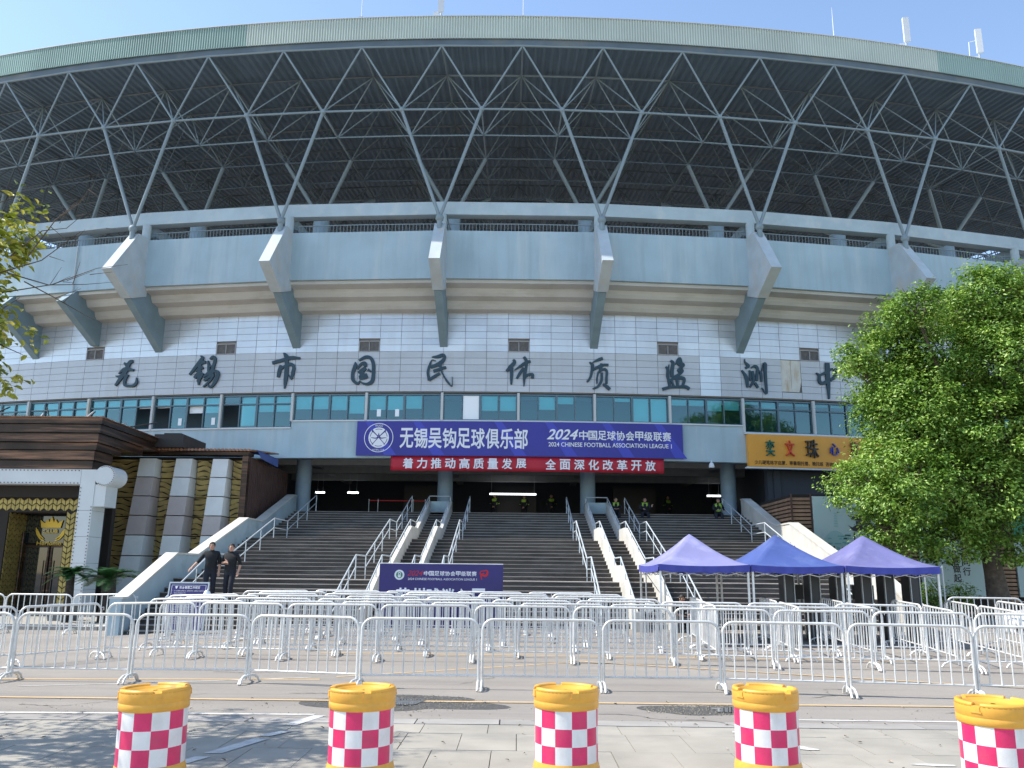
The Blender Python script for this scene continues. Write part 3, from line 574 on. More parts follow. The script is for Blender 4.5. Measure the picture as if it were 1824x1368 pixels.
# ------------------------------------------------------------------ big wall characters
CH = {
 0: ('wu', -60, [[(250,215,25),(300,250,50),(350,208,55),(395,198,45)],[(160,372,14),(250,312,50),(330,315,50),(410,330,35)],[(330,235,55),(275,340,70),(200,435,60),(108,548,32)],[(110,405,10),(180,418,45),(265,380,50)],[(305,385,60),(265,480,45),(272,545,42),(340,560,38),(420,555,42),(462,510,40),(462,442,10)]]),
 1: ('xi', 0, [[(1378,110,10),(1405,150,55),(1330,240,50),(1205,388,34)],[(1330,255,35),(1400,215,50),(1462,205,40)],[(1300,335,30),(1420,285,40)],[(1285,440,45),(1340,382,60),(1405,385,50)],[(1370,240,50),(1360,400,60),(1355,542,26)],[(1340,500,50),(1425,370,30)],[(1500,188,15),(1512,260,40),(1510,350,35)],[(1530,165,25),(1580,138,50),(1612,170,45),(1592,260,45),(1558,350,45)],[(1505,272,25),(1580,270,25)],[(1430,430,25),(1520,370,55),(1620,345,45),(1660,390,55),(1620,500,50),(1545,580,30),(1500,540,20)],[(1440,480,35),(1530,420,45),(1595,380,38)],[(1430,574,20),(1530,490,35),(1600,400,30)]]),
 2: ('shi', 0, [[(285,68,15),(320,108,60),(348,165,60)],[(110,215,48),(250,180,50),(400,145,55),(542,152,32)],[(335,150,55),(335,300,60),(320,480,55),(304,598,10)],[(242,248,30),(225,330,55),(205,428,42)],[(222,322,40),(300,270,35),(400,240,50),(447,285,45),(432,370,50),(415,455,25)],[(415,462,25),(368,398,15)]]),
 3: ('guo', 0, [[(1345,203,10),(1345,260,55),(1308,370,48),(1315,470,48),(1380,522,35),(1425,480,18)],[(1400,182,28),(1500,133,48),(1580,150,48),(1620,240,50),(1620,400,50),(1600,492,55),(1520,532,38),(1415,500,14)],[(1380,312,20),(1430,240,40),(1490,225,55),(1500,275,50)],[(1390,360,30),(1450,330,60),(1505,290,55)],[(1405,440,60),(1480,420,85),(1530,430,40)],[(1450,340,60),(1450,440,70)],[(1538,318,38),(1584,348,26)],[(1502,380,35),(1532,442,26)]]),
 4: ('min', 0, [[(238,130,15),(330,125,48),(400,100,45),(432,130,40),(400,190,55),(330,240,55),(220,282,42)],[(300,190,10),(240,178,14),(205,260,35),(182,360,40),(202,472,45)],[(200,472,42),(280,420,45),(362,370,38)],[(262,342,45),(350,315,45),(455,282,38)],[(372,190,50),(370,300,30),(420,410,22),(480,500,30),(545,558,12),(545,422,7)]]),
 5: ('ti', 0, [[(1440,168,30),(1460,210,52),(1400,280,58),(1342,345,38)],[(1420,290,55),(1418,420,48),(1416,534,28)],[(1600,128,40),(1635,180,45),(1640,260,40),(1612,400,50),(1606,560,14)],[(1462,327,14),(1560,260,40),(1640,210,50),(1702,193,32)],[(1600,290,45),(1540,380,45),(1498,448,32)],[(1610,420,60),(1690,385,35),(1735,390,38),(1728,442,50)]]),
 6: ('zhi', 0, [[(208,212,12),(300,170,45),(362,148,45)],[(162,208,14),(205,250,45),(200,330,40),(180,430,38),(132,502,28)],[(218,322,35),(310,270,45),(380,245,35),(450,243,32)],[(345,225,40),(330,330,50)],[(300,350,28),(278,440,24),(278,522,20)],[(308,350,32),(390,310,35),(425,350,35),(420,450,35),(420,522,35)],[(350,362,32),(345,480,40),(290,570,35),(216,602,18)],[(368,528,28),(430,570,50),(474,608,40)]]),
 7: ('jian', 0, [[(1283,278,18),(1320,320,45),(1320,420,45),(1342,500,22)],[(1336,243,10),(1330,300,20)],[(1358,183,22),(1396,220,45),(1385,330,50),(1385,430,45)],[(1436,240,16),(1480,165,45),(1508,160,40),(1490,230,58),(1558,245,45),(1480,330,45),(1542,330,40),(1500,380,45),(1400,440,38)],[(1330,470,38),(1352,562,38)],[(1370,470,32),(1412,562,30)],[(1350,482,32),(1430,440,48),(1540,440,52),(1572,470,40),(1545,560,38)],[(1460,460,42),(1470,562,34)],[(1243,612,48),(1350,582,38),(1480,570,34),(1590,566,42),(1652,598,42)]]),
 8: ('ce', 0, [[(212,162,7),(215,210,20),(265,265,52),(225,302,32)],[(164,333,18),(230,420,48),(250,500,48),(260,584,26)],[(288,330,22),(300,420,35),(302,485,22)],[(313,292,18),(370,265,40),(412,300,40),(405,400,40),(400,480,42)],[(330,340,38),(350,430,45),(345,500,40),(298,578,26)],[(370,510,38),(424,584,32)],[(430,328,14),(465,370,38),(476,492,26)],[(498,220,18),(532,230,46),(535,350,42),(545,500,38),(556,664,24),(478,580,12)],[(495,240,12),(480,335,9)]]),
 9: ('zhong', 0, [[(1440,215,66),(1445,300,74),(1450,420,70),(1460,540,58),(1475,745,22)],[(1264,373,14),(1310,410,38),(1315,490,50),(1362,525,42),(1445,490,56)],[(1312,410,28),(1400,370,45),(1500,310,34),(1572,310,38),(1590,350,38),(1550,430,48),(1490,470,48)]])}
crop = {0: 190, 1: 190, 2: 470, 3: 470, 4: 740, 5: 740, 6: 1030, 7: 1030, 8: 1300, 9: 1300}
GL = '无锡市国民体质监测中'
pos = ['left of all the others', 'second from the left', 'left of the bracket foot above', 'under the second vent', 'just left of centre', 'just right of the centre vent', 'below a bracket foot', 'under a vent, right of centre', 'beside the bare patch on its left', 'at the tree edge']
def cam_ring(x, y, D):      # where the sight line through a photo point meets the wall: used once, for the size and place of the lettering
    v = r2 * ((x - 912) / 1500) + u2 * ((684 - y) / 1500) + fw; rr_ = CY - D
    a = v.x ** 2 + v.y ** 2; b = -2 * (v.x * CX + v.y * CY); c = CX ** 2 + CY ** 2 - rr_ ** 2; t = (-b - math.sqrt(b * b - 4 * a * c)) / 2 / a
    p = v * t; return math.atan2(p.x - CX, CY - p.y), p.z + 1.75
for k, (nm, _, strokes) in CH.items():
    xs = [p[0] for s in strokes for p in s]; ys = [p[1] for s in strokes for p in s]
    x0 = crop[k] + (min(xs) + max(xs)) / 2 / 8.29; y0 = 620 + (min(ys) + max(ys)) / 2 / 8.29
    th, zc = cam_ring(x0, y0, 37.85); t1, z1 = cam_ring(x0, y0 + 10, 37.85); sc_ = abs(z1 - zc) / 82.9
    xc, yc = (min(xs) + max(xs)) / 2, (min(ys) + max(ys)) / 2; b = MB(); lean = (x0 - 905) / 6700
    for i, s in enumerate(strokes):
        poly = stroke_poly([((x - xc - lean * (yc - y) * -1.0 * 1.0) * sc_ * .96, (yc - y) * sc_, w * sc_ * .98) for x, y, w in s])
        b.prism([tuple(p) for p in poly], lambda u, v, d: ring(th + u / 89.6, 37.90 + d, zc + v), -.07 - .002 * i, .01)
    tag(b.build('wall_character', 'letter_slate'), f'dark slate brush character {GL[k]} fixed to the panelled wall, {pos[k]}', 'sign character', 'brush characters on the stadium wall')

# ------------------------------------------------------------------ banners and signs
def on_ring(D):
    return lambda u, v, d=0: ring(u / 89.6, D - d, v)
A = lambda deg: R(deg) * 89.6
bb = thing('blue_banner', 'long blue football club banner hung on the wall below the windows', 'banner', ring(R(.95), 37.8, 7.6))
arc(MB(), R(-3.81), R(5.71), 48, [(37.74, 6.84), (37.74, 8.42), (37.80, 8.42), (37.80, 6.84)], closed=True).build('cloth', 'banner_blue', bb)
fn = on_ring(37.732); b = MB()
for u0 in (-5.6, -3.4, .3, 2.6, 5.2, 7.6):
    b.add([fn(u0, 8.41), fn(u0 + .35, 8.41), fn(u0 + 1.5, 6.85), fn(u0 + .95, 6.85)], [(0, 1, 2, 3)])
b.build('print_streak', 'banner_streak', bb)
def pxu(x, y, D): t, z = cam_ring(x, y, D); return t * 89.6, z
fn = on_ring(37.725); b = MB(); ua, za = pxu(711, 795, 37.73); ub, zb_ = pxu(941, 762, 37.73)
put_row(b, '无锡吴钩足球俱乐部', ua, ub, 7.17, 8.10, fn, .018, fill=.96)
ua, _ = pxu(1031, 780, 37.73); ub, _ = pxu(1196, 780, 37.73); put_row(b, '中国足球协会甲级联赛', ua, ub, 7.62, 8.05, fn, .018, fill=.95)
u0, _ = pxu(977, 780, 37.73); put_text(b, '2024', u0, ua - .05, 7.62, 8.10, fn, .02, shear=.35)
put_text(b, '2024 CHINESE FOOTBALL ASSOCIATION LEAGUE 1', u0, ub, 7.30, 7.50, fn, .014)
b.build('lettering', 'print_white', bb)
uc, zc = pxu(674.5, 779.5, 37.73); b = MB()
def ringpoly(b, r0, r1, a0=0, a1=2 * math.pi, n=40, mi=0, f=None):
    f = f or fn; vs = [f(uc + r * math.cos(a0 + (a1 - a0) * i / n), zc + r * math.sin(a0 + (a1 - a0) * i / n)) for i in range(n + 1) for r in (r0, r1)]
    b.add(vs, [(2 * i, 2 * i + 1, 2 * i + 3, 2 * i + 2) for i in range(n)], mi)
ringpoly(b, .64, .67); ringpoly(b, .001, .47); em = b.build('club_emblem', 'print_white', bb)
b = MB(); fe = on_ring(37.719)
for k in range(6): ringpoly(b, .38, .405, k * math.pi / 3 + .12, (k + 1) * math.pi / 3 - .12, 10, f=fe)
for pl_ in ([(-.30, -.32, .03), (.0, .02, .035), (.22, .24, .05), (.30, .30, .06), (.27, .36, .03)], [(.30, -.32, .03), (.0, .02, .035), (-.22, .24, .05), (-.30, .30, .06), (-.27, .36, .03)], [(-.36, .0, .02), (-.1, -.02, .05), (-.02, .1, .04), (.0, .22, .01)], [(.36, .0, .02), (.1, -.02, .05), (.02, .1, .04), (.0, .22, .01)]):
    po = stroke_poly(pl_); b.add([fe(uc + p[0], zc + p[1]) for p in po], [tuple(range(len(po)))])
b.build('emblem_drawing', 'print_navy', em)
b = MB(); put_text(b, 'WUGO', uc - .18, uc + .18, zc + .50, zc + .60, fe, .01); put_text(b, 'FOOTBALL CLUB', uc - .27, uc + .27, zc - .60, zc - .52, fe, .0); b.build('emblem_lettering', 'print_white', em)

rb = thing('red_banner', 'long red slogan banner with white characters hung under the blue banner', 'banner', ring(R(1.2), 37.8, 6.5))
b = MB(); n = 60
vs = []
for i in range(n + 1):
    t = R(-2.79) + R(7.93) * i / n; w = .02 * math.sin(i * 1.3) + .012 * math.sin(i * .47)
    for z, k in ((6.83, 0), (6.6, .5), (6.4, .8), (6.17, 1)): vs.append(ring(t, 37.86 - .02 + w * k, z + .004 * math.sin(i * .9) * (k == 1)))
b.add(vs, [(i * 4 + j, (i + 1) * 4 + j, (i + 1) * 4 + j + 1, i * 4 + j + 1) for i in range(n) for j in range(3)], 0, True)
o = b.build('cloth', 'banner_red', rb); md = o.modifiers.new('thickness', 'SOLIDIFY'); md.thickness = .006
b = MB(); fn = on_ring(37.78); ua, _ = pxu(714, 827, 37.8); ub, _ = pxu(941, 827, 37.8); put_row(b, '着力推动高质量发展', ua, ub, 6.26, 6.74, fn, .022, fill=.74)
ua, _ = pxu(968, 829, 37.8); ub, _ = pxu(1171, 829, 37.8); put_row(b, '全面深化改革开放', ua, ub, 6.26, 6.74, fn, .022, fill=.74); b.build('lettering', 'print_white', rb)

og = thing('shop_sign', 'orange shop sign with five coloured characters beside the tree', 'sign', ring(R(9.6), 37.6, 7.3))
TA, TB = 7.65, 12.2
arc(MB(), R(TA), R(TB), 8, [(37.62, 6.56), (37.62, 8.06), (37.86, 8.06), (37.86, 6.56)], closed=True).build('panel', 'sign_orange', og)
arc(MB(), R(TA - .06), R(TB + .06), 8, [(37.64, 6.48), (37.64, 6.555), (37.89, 6.555), (37.89, 6.48)], closed=True).build('rim', 'sill_white', og)
arc(MB(), R(TA - .06), R(TB + .06), 8, [(37.64, 8.065), (37.64, 8.10), (37.89, 8.10), (37.89, 8.065)], closed=True).build('rim', 'sill_white', og)
def solid_char(ch, x, y, w, h, m, off=.03, dp=.08):
    t, z = cam_ring(x, y, 37.6); v, f = text_data(ch, 0); v = v[:, :2]; lo_, hi = v.min(0), v.max(0); uv = (v - lo_) / (hi - lo_) - .5; b = MB()
    top = [ring(t + a * w / 89.6, 37.6 - dp, z + c * h) for a, c in uv]; bot = [ring(t + a * w / 89.6, 37.617, z + c * h) for a, c in uv]
    b.add(top, f); k = len(top); cnt = {}
    for q in f:
        for i in range(len(q)):
            e = (q[i], q[(i + 1) % len(q)]); cnt[tuple(sorted(e))] = cnt.get(tuple(sorted(e)), []) + [e]
    side = [(es[0][0], es[0][1], es[0][1] + k, es[0][0] + k) for es in cnt.values() if len(es) == 1]
    b.add(top + bot, side); b.build('letter', m, og)
for ch, x, w, h, m in (('奕', 1371.5, .42, .74, 'letter_green'), ('文', 1406.5, .44, .74, 'letter_red'), ('珠', 1446, .62, .86, 'letter_black'), ('心', 1485.5, .46, .56, 'letter_blue'), ('算', 1521.5, .42, .72, 'letter_brown')):
    solid_char(ch, x, 798 + (x - 1371) * .022, w, h, m)
b = MB(); fn = on_ring(37.61); ua, _ = pxu(1344, 822, 37.61); ub, _ = pxu(1562, 826, 37.61)
put_text(b, '少儿硬笔练字启蒙、寒暑假托管、晚托班  咨询电话15012363532  全国连锁', ua, ub, 6.66, 6.86, fn, .012); b.build('lettering', 'print_black', og)

def flat_fn(x0, y, z0, ax=(1, 0, 0)): return lambda u, v, d=0: (x0 + u * ax[0], y + u * ax[1] - d, z0 + v)
eb = thing('entrance_board', 'dark purple fan entrance board standing at the foot of the stairs', 'board', (-1.9, 22.6, 0))
X0 = -3.62; WB = 3.24; eb_z0, eb_z1 = .22, 1.83
MB().bx(X0, X0 + WB, 22.6, 22.66, eb_z0, eb_z1).build('panel', 'board_navy', eb)
for x in (X0 + .3, X0 + WB - .3): MB().tube([(x, 22.7, 0), (x, 22.7, 1.7)], .02, 6).tube([(x, 22.7, .03), (x, 23.15, .03)], .02, 6).build('leg', 'steel_grey', eb)
MB().tube([(X0, 22.63, 1.84), (X0 + WB, 22.63, 1.84)], .015, 6).build('top_rail', 'white_tube', eb)
fn = flat_fn(X0, 22.594, eb_z0); s = WB / 1700.
bw = MB(); brd = MB(); put_row(bw, '中国足球协会甲级联赛', 608 * s, 1340 * s, 1.31, 1.43, fn, .02, fill=.92); put_text(bw, '2024 CHINESE FOOTBALL ASSOCIATION LEAGUE 1', 395 * s, 1340 * s, 1.20, 1.255, fn, .01)
put_row(bw, '苏州球迷入口', 230 * s, 1470 * s, .56, 1.0, fn, .03, fill=.9); bw.build('lettering', 'print_white', eb)
put_text(brd, '2024', 395 * s, 595 * s, 1.31, 1.44, fn, .0, shear=.35)
po = stroke_poly([(1390 * s, 1.44, .02), (1480 * s, 1.45, .04), (1470 * s, 1.33, .06), (1400 * s, 1.33, .04), (1410 * s, 1.22, .02)]); brd.add([fn(*p) for p in po], [tuple(range(len(po)))])
po = stroke_poly([(1385 * s, 1.42, .03), (1395 * s, 1.36, .04), (1440 * s, 1.39, .02)]); fz = flat_fn(X0, 22.591, eb_z0); brd.add([fz(*p) for p in po], [tuple(range(len(po)))])
brd.build('red_print', 'print_red', eb)
b = MB(); uc, zc = 275 * s, 1.33
ringpoly(b, .001, .13, n=28, f=fn); e = b.build('round_emblem', 'print_white', eb); b = MB(); fz = flat_fn(X0, 22.588, eb_z0); ringpoly(b, .001, .085, n=24, f=fz); b.build('emblem_field', 'emblem_green', e)
b = MB(); fz = flat_fn(X0, 22.584, eb_z0); zc -= .03; ringpoly(b, .001, .04, n=16, f=fz); zc += .06; ringpoly(b, .02, .04, n=16, f=fz); b.build('emblem_ball', 'print_white', e)

nb = thing('notice_board', 'purple safety rules notice in a grey frame near the left stair rail', 'notice board', (-8.35, 22.2, 0))
x0, x1 = -8.95, -7.98; tilt = Matrix.Rotation(R(-9), 3, 'X')
def nfn(d=0): return lambda u, v, e=0: tuple(Vector((x0 + u, 22.1 + d - e, .12)) + tilt @ Vector((0, 0, v)))
f0, f1 = nfn(0), nfn(.03); hB = 1.16; wB = x1 - x0
b = MB(); b.prism([(0, 0), (wB, 0), (wB, hB), (0, hB)], lambda u, v, d: nfn(d)(u, v), 0, .03); b.build('panel', 'board_navy', nb)
for (a, b_, c, d) in ((-.03, wB + .03, -.03, .0), (-.03, wB + .03, hB, hB + .035), (-.035, 0, 0, hB), (wB, wB + .035, 0, hB)):
    MB().prism([(a, c), (b_, c), (b_, d), (a, d)], lambda u, v, e: nfn(e)(u, v), -.012, .045).build('frame', 'steel_grey', nb)
for x in (x0 + .1, x1 - .1): MB().tube([(x, 22.12, .1), (x, 22.12, 0), (x, 22.5, 0)], .015, 6).tube([(x, 22.30, .9), (x, 22.55, 0)], .015, 6).build('leg', 'steel_grey', nb)
b = MB(); fn = nfn(-.004); put_row(b, '安全管理工作规定', .24, .78, 1.02, 1.09, fn, .02, fill=.95); put_text(b, '一、为了加强赛事安全管理工作，维护现场秩序，保障观众人身财产安全', .06, .90, .955, .985, fn)
for i, w in enumerate((.30, .38, .46, .52, .40, .60, .50, .56, .44, .62, .48, .55, .40, .52)): put_text(b, '观众须遵守场内秩序服从管理'[:6 + i % 7], .12, .12 + w, .90 - i * .058, .928 - i * .058, fn)
for pth in ([(.04, .04), (.05, .04), (.05, hB - .04), (.04, hB - .04)], [(wB - .05, .04), (wB - .04, .04), (wB - .04, hB - .04), (wB - .05, hB - .04)], [(.05, hB - .05), (wB - .05, hB - .05), (wB - .05, hB - .04), (.05, hB - .04)], [(.13, 1.09), (.20, 1.09), (.18, 1.03), (.165, 1.02), (.15, 1.03)]): b.add([fn(*p) for p in pth], [(0, 1, 2, 3) if len(pth) == 4 else tuple(range(len(pth)))])
b.build('lettering', 'print_white', nb)

# ------------------------------------------------------------------ club building at the left
cl = thing('club_building', 'dark copper and gold nightclub front with white scroll portal left of the stairs', 'building', (-18, 30, 0))
for i, ((z0, z1, y0, xr), ye) in enumerate(zip(((6.74, 6.95, 29.35, -14.78), (6.44, 6.72, 29.45, -14.86), (6.12, 6.42, 29.55, -14.95), (5.86, 6.10, 29.7, -15.05), (5.50, 5.84, 29.8, -15.15), (5.16, 5.48, 29.9, -15.22)), (35.2, 35.0, 33.2, 31.6, 31.2, 31.0))):
    b = MB(); b.bx(-27, xr, y0, ye, z0, z1); b.bx(-27, xr - .03, y0 + .05, ye, z1 - .001, z1 + .021, 1); b.build('cornice', ['copper_dark', 'copper_black'], cl)
ro = MB(); n = 150
for i in range(n): x = -27 + 12.3 * i / n; ro.bx(x, x + .05, 29.25, 30.2, 6.955, 6.99)
ro.bx(-27, -14.70, 29.27, 35.3, 6.952, 6.965); ro.build('roof_sheet', 'roof_rust', cl)
b = MB(); b.bx(-25, -15.43, 29.6, 30.5, 4.62, 5.14); b.build('portal_beam', 'portal_white', cl)
for z0, z1 in ((.12, 1.0), (1.01, 1.9), (1.91, 2.8), (2.81, 3.7), (3.71, 5.14)): MB().bx(-15.42, -14.9, 29.6, 30.5, z0, z1).build('portal_block', 'portal_white', cl)
MB().bx(-14.895, -14.5, 29.62, 30.48, 3.85, 4.62).build('corbel', 'portal_white', cl)
b = MB(); b.prism([(-14.56 + .36 * math.cos(a), 4.92 + .36 * math.sin(a)) for a in [2 * math.pi * i / 28 for i in range(28)]], lambda a, c, d: (a, d, c), 29.55, 30.52); b.build('scroll', 'portal_white', cl)
b = MB()
for i in range(74): b.box((-25 + i * .13, 29.59, 5.10), (.035, .02, .035)); b.box((-25 + i * .13, 29.59, 4.66), (.035, .02, .035))
for i in range(34): b.box((-15.38, 29.59, .2 + i * .13), (.03, .02, .035)); b.box((-14.94, 29.59, .2 + i * .11), (.03, .02, .035))
for i in range(20): a = -2.2 + i * .22; b.box((-14.56 + .33 * math.cos(a), 29.54, 4.92 + .33 * math.sin(a)), (.03, .02, .03))
tag(b.build('rivet', 'bolt_dark', cl), kind='stuff')
MB().bx(-25, -15.43, 30.2, 30.5, 4.2, 4.61).build('lintel', 'backing_and_crease_shade', cl)
b = MB(); b.bx(-25, -16.22, 30.45, 31.7, 3.68, 4.2); b.bx(-16.22, -15.43, 30.45, 31.7, .1, 4.2); b.bx(-25, -18.32, 30.45, 33, .1, 3.68); b.build('chevron_backing', 'backing_and_crease_shade', cl)
b = MB(); b.bx(-25, -15.2, 31.72, 32.0, .1, 5.2); b.build('inner_wall', 'backing_and_crease_shade', cl)
TW, TH_ = .15, .20
def tile(sgn):
    b = MB(); w, h, s = TW / 2 - .012, TH_ * .40, sgn * .10 / 2
    b.prism([(-w, -h - s), (w, -h + s), (w, h + s), (-w, h - s)], lambda a, c, d: (a, d, c), -.02, .005); return b.mesh('chevron_tile', 'gold_tile')
tl = {1: tile(1), -1: tile(-1)}
def tiles(nx, nz, f, rz):
    for i in range(nx):
        for j in range(nz):
            o = link('chevron_tile', tl[1 if i % 2 else -1], cl); o.location = f(i, j); o.rotation_euler = (0, 0, rz)
tiles(25, 2, lambda i, j: (-19.15 + (i + .5) * TW, 30.44, 3.76 + (j + .5) * TH_), 0)
tiles(5, 17, lambda i, j: (-16.20 + (i + .5) * TW, 30.44, .28 + (j + .5) * TH_), 0)
tiles(8, 17, lambda i, j: (-18.31, 30.5 + (i + .5) * TW, .28 + (j + .5) * TH_), math.pi / 2)
dr = MB().bx(-18.3, -16.22, 31.6, 31.7, 2.62, 3.66).build('transom_panel', 'door_glass', cl)
for x0, x1 in ((-18.22, -17.3), (-17.24, -16.3)):
    d = MB().bx(x0, x1, 31.6, 31.66, .2, 2.55).build('door', 'door_glass', cl)
    fr = MB()
    for a in ((x0, x0 + .06, .2, 2.55), (x1 - .06, x1, .2, 2.55), (x0 + .06, x1 - .06, .2, .3), (x0 + .06, x1 - .06, 2.47, 2.55)): fr.bx(a[0], a[1], 31.56, 31.6, a[2], a[3])
    fr.build('door_frame', 'copper_dark', d)
    xh = x1 - .12 if x0 < -18 else x0 + .12; MB().tube([(xh, 31.52, .8), (xh, 31.52, 2.0)], .022, 8).build('door_handle', 'copper_dark', d)
MB().tube([(-18.26, 31.45, .2), (-18.26, 31.45, 3.0)], .05, 8).build('door_post', 'copper_dark', cl)
gs = MB(); gx, gz = -17.33, 3.05
gfn = lambda u, v, d=0: (gx + u, 31.575 - d, gz + v)
gs.prism([(-.36, .14), (.36, .14), (.42, .42), (.24, .31), (.14, .46), (.08, .34), (0, .56), (-.08, .34), (-.14, .46), (-.24, .31), (-.42, .42)], lambda u, v, d: gfn(u, v, d), 0, .03)
for s in (-1, 1):
    for k in range(2):
        po = stroke_poly([(s * (.20 + .03 * k), -.34 + .07 * k, .03), (s * .36, -.26 + .1 * k, .05), (s * .50, -.06 + .1 * k, .06), (s * .56, .06 + .08 * k, .015)])
        gs.prism([tuple(p) for p in po], lambda u, v, d: gfn(u, v, d), 0, .02 + .004 * k)
put_text(gs, 'CLUB', -.27, .27, -.06, .09, lambda u, v, d=0: gfn(u, v, .03 + d), .02); put_text(gs, 'Herlomo', -.46, .46, -.50, -.36, lambda u, v, d=0: gfn(u, v, .02 + d), .015)
gs.build('club_emblem', 'gold_paint', cl)
# wing wall with leaning pilasters
MB().bx(-19.2, -11.25, 35.25, 36.5, .0, 6.35).build('wing_wall', 'backing_and_crease_shade', cl)
tz = [6.22, 5.42, 4.63, 3.84, 3.05, 2.24, 1.42, .3]
yf = lambda z: 34.62 - (6.2 - z) * .17
pat = ['lmmmlll', 'llmmlll', 'lllmlll']
for p_, (xa, xb) in enumerate(((-15.67, -15.0), (-14.17, -13.5), (-12.64, -12.0))):
    for k in range(7):
        z1, z0 = tz[k] - .02, tz[k + 1] + .02; g = (6.2 - z0) * .008
        b = MB(); vs = [(x, y, z) for z, gg in ((z0, (6.2 - z0) * .012), (z1, (6.2 - z1) * .012)) for x, y in ((xa - gg, yf(z)), (xb + gg, yf(z)), (xb + gg, 35.3), (xa - gg, 35.3))]
        b.add(vs, [(0, 1, 2, 3), (7, 6, 5, 4), (0, 4, 5, 1), (1, 5, 6, 2), (2, 6, 7, 3), (3, 7, 4, 0)]); b.build('stone_panel', 'stone_light' if pat[p_][k] == 'l' else 'stone_mauve', cl)
for q_, (xa, xb) in enumerate(((-18.6, -15.72), (-14.95, -14.2), (-13.45, -12.68), (-11.95, -11.42))):
    for k in range(7):
        z1, z0 = tz[k] - .02, tz[k + 1] + .02; nx = max(6, int((xb - xa) / .07)); nz = 28; b = MB(); vs = []; ph = q_ * 1.7 + k * 2.3
        for j in range(nz + 1):
            for i in range(nx + 1):
                x = xa + (xb - xa) * i / nx; z = z0 + (z1 - z0) * j / nz; w = z * 4.6 + .32 * math.sin(x * 3.7 + ph) + .16 * math.sin(x * 8.3 + ph * 2); w -= math.floor(w); vs.append((x, 35.2 - .11 * w ** 1.3, z))
        b.add(vs, [(j * (nx + 1) + i, j * (nx + 1) + i + 1, (j + 1) * (nx + 1) + i + 1, (j + 1) * (nx + 1) + i) for j in range(nz) for i in range(nx)], 0, False)
        for k2 in range(int(z0 * 4.6) - 1, int(z1 * 4.6) + 2):
            ln = [(x, (k2 - .32 * math.sin(x * 3.7 + ph) - .16 * math.sin(x * 8.3 + ph * 2)) / 4.6) for x in [xa + (xb - xa) * i / nx for i in range(nx + 1)]]
            for (x1_, za_), (x2_, zb3) in zip(ln, ln[1:]):
                if min(za_, zb3) > z0 + .03 and max(za_, zb3) < z1 - .03: h1 = .016 + .012 * math.sin(x1_ * 11 + k2 * 2); h2 = .016 + .012 * math.sin(x2_ * 11 + k2 * 2); b.add([(x1_, 35.07, za_ - h1), (x2_, 35.07, zb3 - h2), (x2_, 35.07, zb3 + h2), (x1_, 35.07, za_ + h1)], [(0, 1, 2, 3)], 1)  # dark ribbons over the relief: crease shade and dirt put in as colour
        b.build('gold_panel', ['gold_relief', 'backing_and_crease_shade'], cl)
b = MB(); b.bx(-11.42, -11.22, 34.9, 41, .0, 6.35)
for i in range(20): b.bx(-11.219, -11.195, 35.0 + i * .3, 35.06 + i * .3, .0, 6.3)
b.build('side_cladding', 'brown_cladding', cl)
b = MB(); b.bx(-19.2, -11.15, 34.55, 35.24, 6.36, 6.5); b.bx(-11.42, -11.18, 34.6, 34.9, .0, 6.35); b.build('wing_trim', 'copper_dark', cl)
b = MB(); b.add([(-17.2, 34.4, 6.52), (-11.0, 34.4, 6.52), (-10.9, 38.0, 6.85), (-17.2, 38.0, 6.85), (-17.2, 34.4, 6.58), (-11.0, 34.4, 6.58), (-10.9, 38.0, 6.91), (-17.2, 38.0, 6.91)], [(0, 1, 2, 3), (4, 7, 6, 5), (0, 4, 5, 1), (1, 5, 6, 2), (3, 2, 6, 7), (0, 3, 7, 4)])
for i in range(40): x = -17.2 + 6.2 * i / 40; b.bx(x, x + .07, 34.36, 34.44, 6.5, 6.6)
b.build('wing_roof', 'roof_rust', cl)
b = MB(); b.bx(-14.9, -13.7, 34.0, 36.5, 6.6, 7.12); b.bx(-14.6, -13.9, 34.2, 36.0, 7.121, 7.2); b.build('roof_tank', 'copper_black', cl)
for k in range(7):
    x = -20.5 + k * .95 + random.uniform(-.2, .2); MB().tube([(x, 31 + random.uniform(0, 2), 6.97), (x + random.uniform(-.6, .9), 33 + random.uniform(0, 2), 7.9 + random.uniform(-.3, .3))], .03, 5).build('steel_bar', 'steel_grey' if k % 2 else 'copper_black', cl)
tp = tag(MB().add([(-11.9, 35.2, 6.66), (-10.95, 35.0, 6.63), (-10.85, 37.8, 6.60), (-11.6, 37.6, 6.95), (-10.95, 35.6, 6.35), (-10.85, 37.8, 6.25)], [(0, 1, 2, 3), (1, 4, 5, 2)]).build('tarpaulin', 'canopy_blue'), 'blue tarpaulin draped over the brown side roof by the left hall column', 'tarpaulin')
md = tp.modifiers.new('thickness', 'SOLIDIFY'); md.thickness = .01

# ------------------------------------------------------------------ slatted wall with murals at the right
mw = thing('mural_wall', 'brown slatted wall with pale mural boards between the stairs and the tree', 'wall', (15, 34, 0))
MB().bx(10.95, 26, 34.05, 34.4, 0, 4.9).bx(10.95, 11.2, 34.4, 38.8, 0, 4.9).build('wall_core', 'backing_and_crease_shade', mw)
sm = {}
def slats(x0, x1, z0, z1):
    w = round(x1 - x0, 2)
    if w not in sm: sm[w] = MB().bx(-w / 2, w / 2, -.025, .025, -.055, .055).mesh('slat', 'wood_slat')
    n = int((z1 - z0) / .155)
    for i in range(n): o = link('slat', sm[w], mw); o.location = ((x0 + x1) / 2, 34.01, z0 + .08 + i * .155); o.rotation_euler = (R(-14), random.uniform(-.004, .004), 0)
slats(10.92, 11.68, .6, 4.9); slats(14.25, 15.8, .6, 4.9); slats(18.32, 19.55, .6, 4.9)
sl = MB().bx(-2.35, 2.35, -.025, .025, -.055, .055).mesh('slat', 'wood_slat')
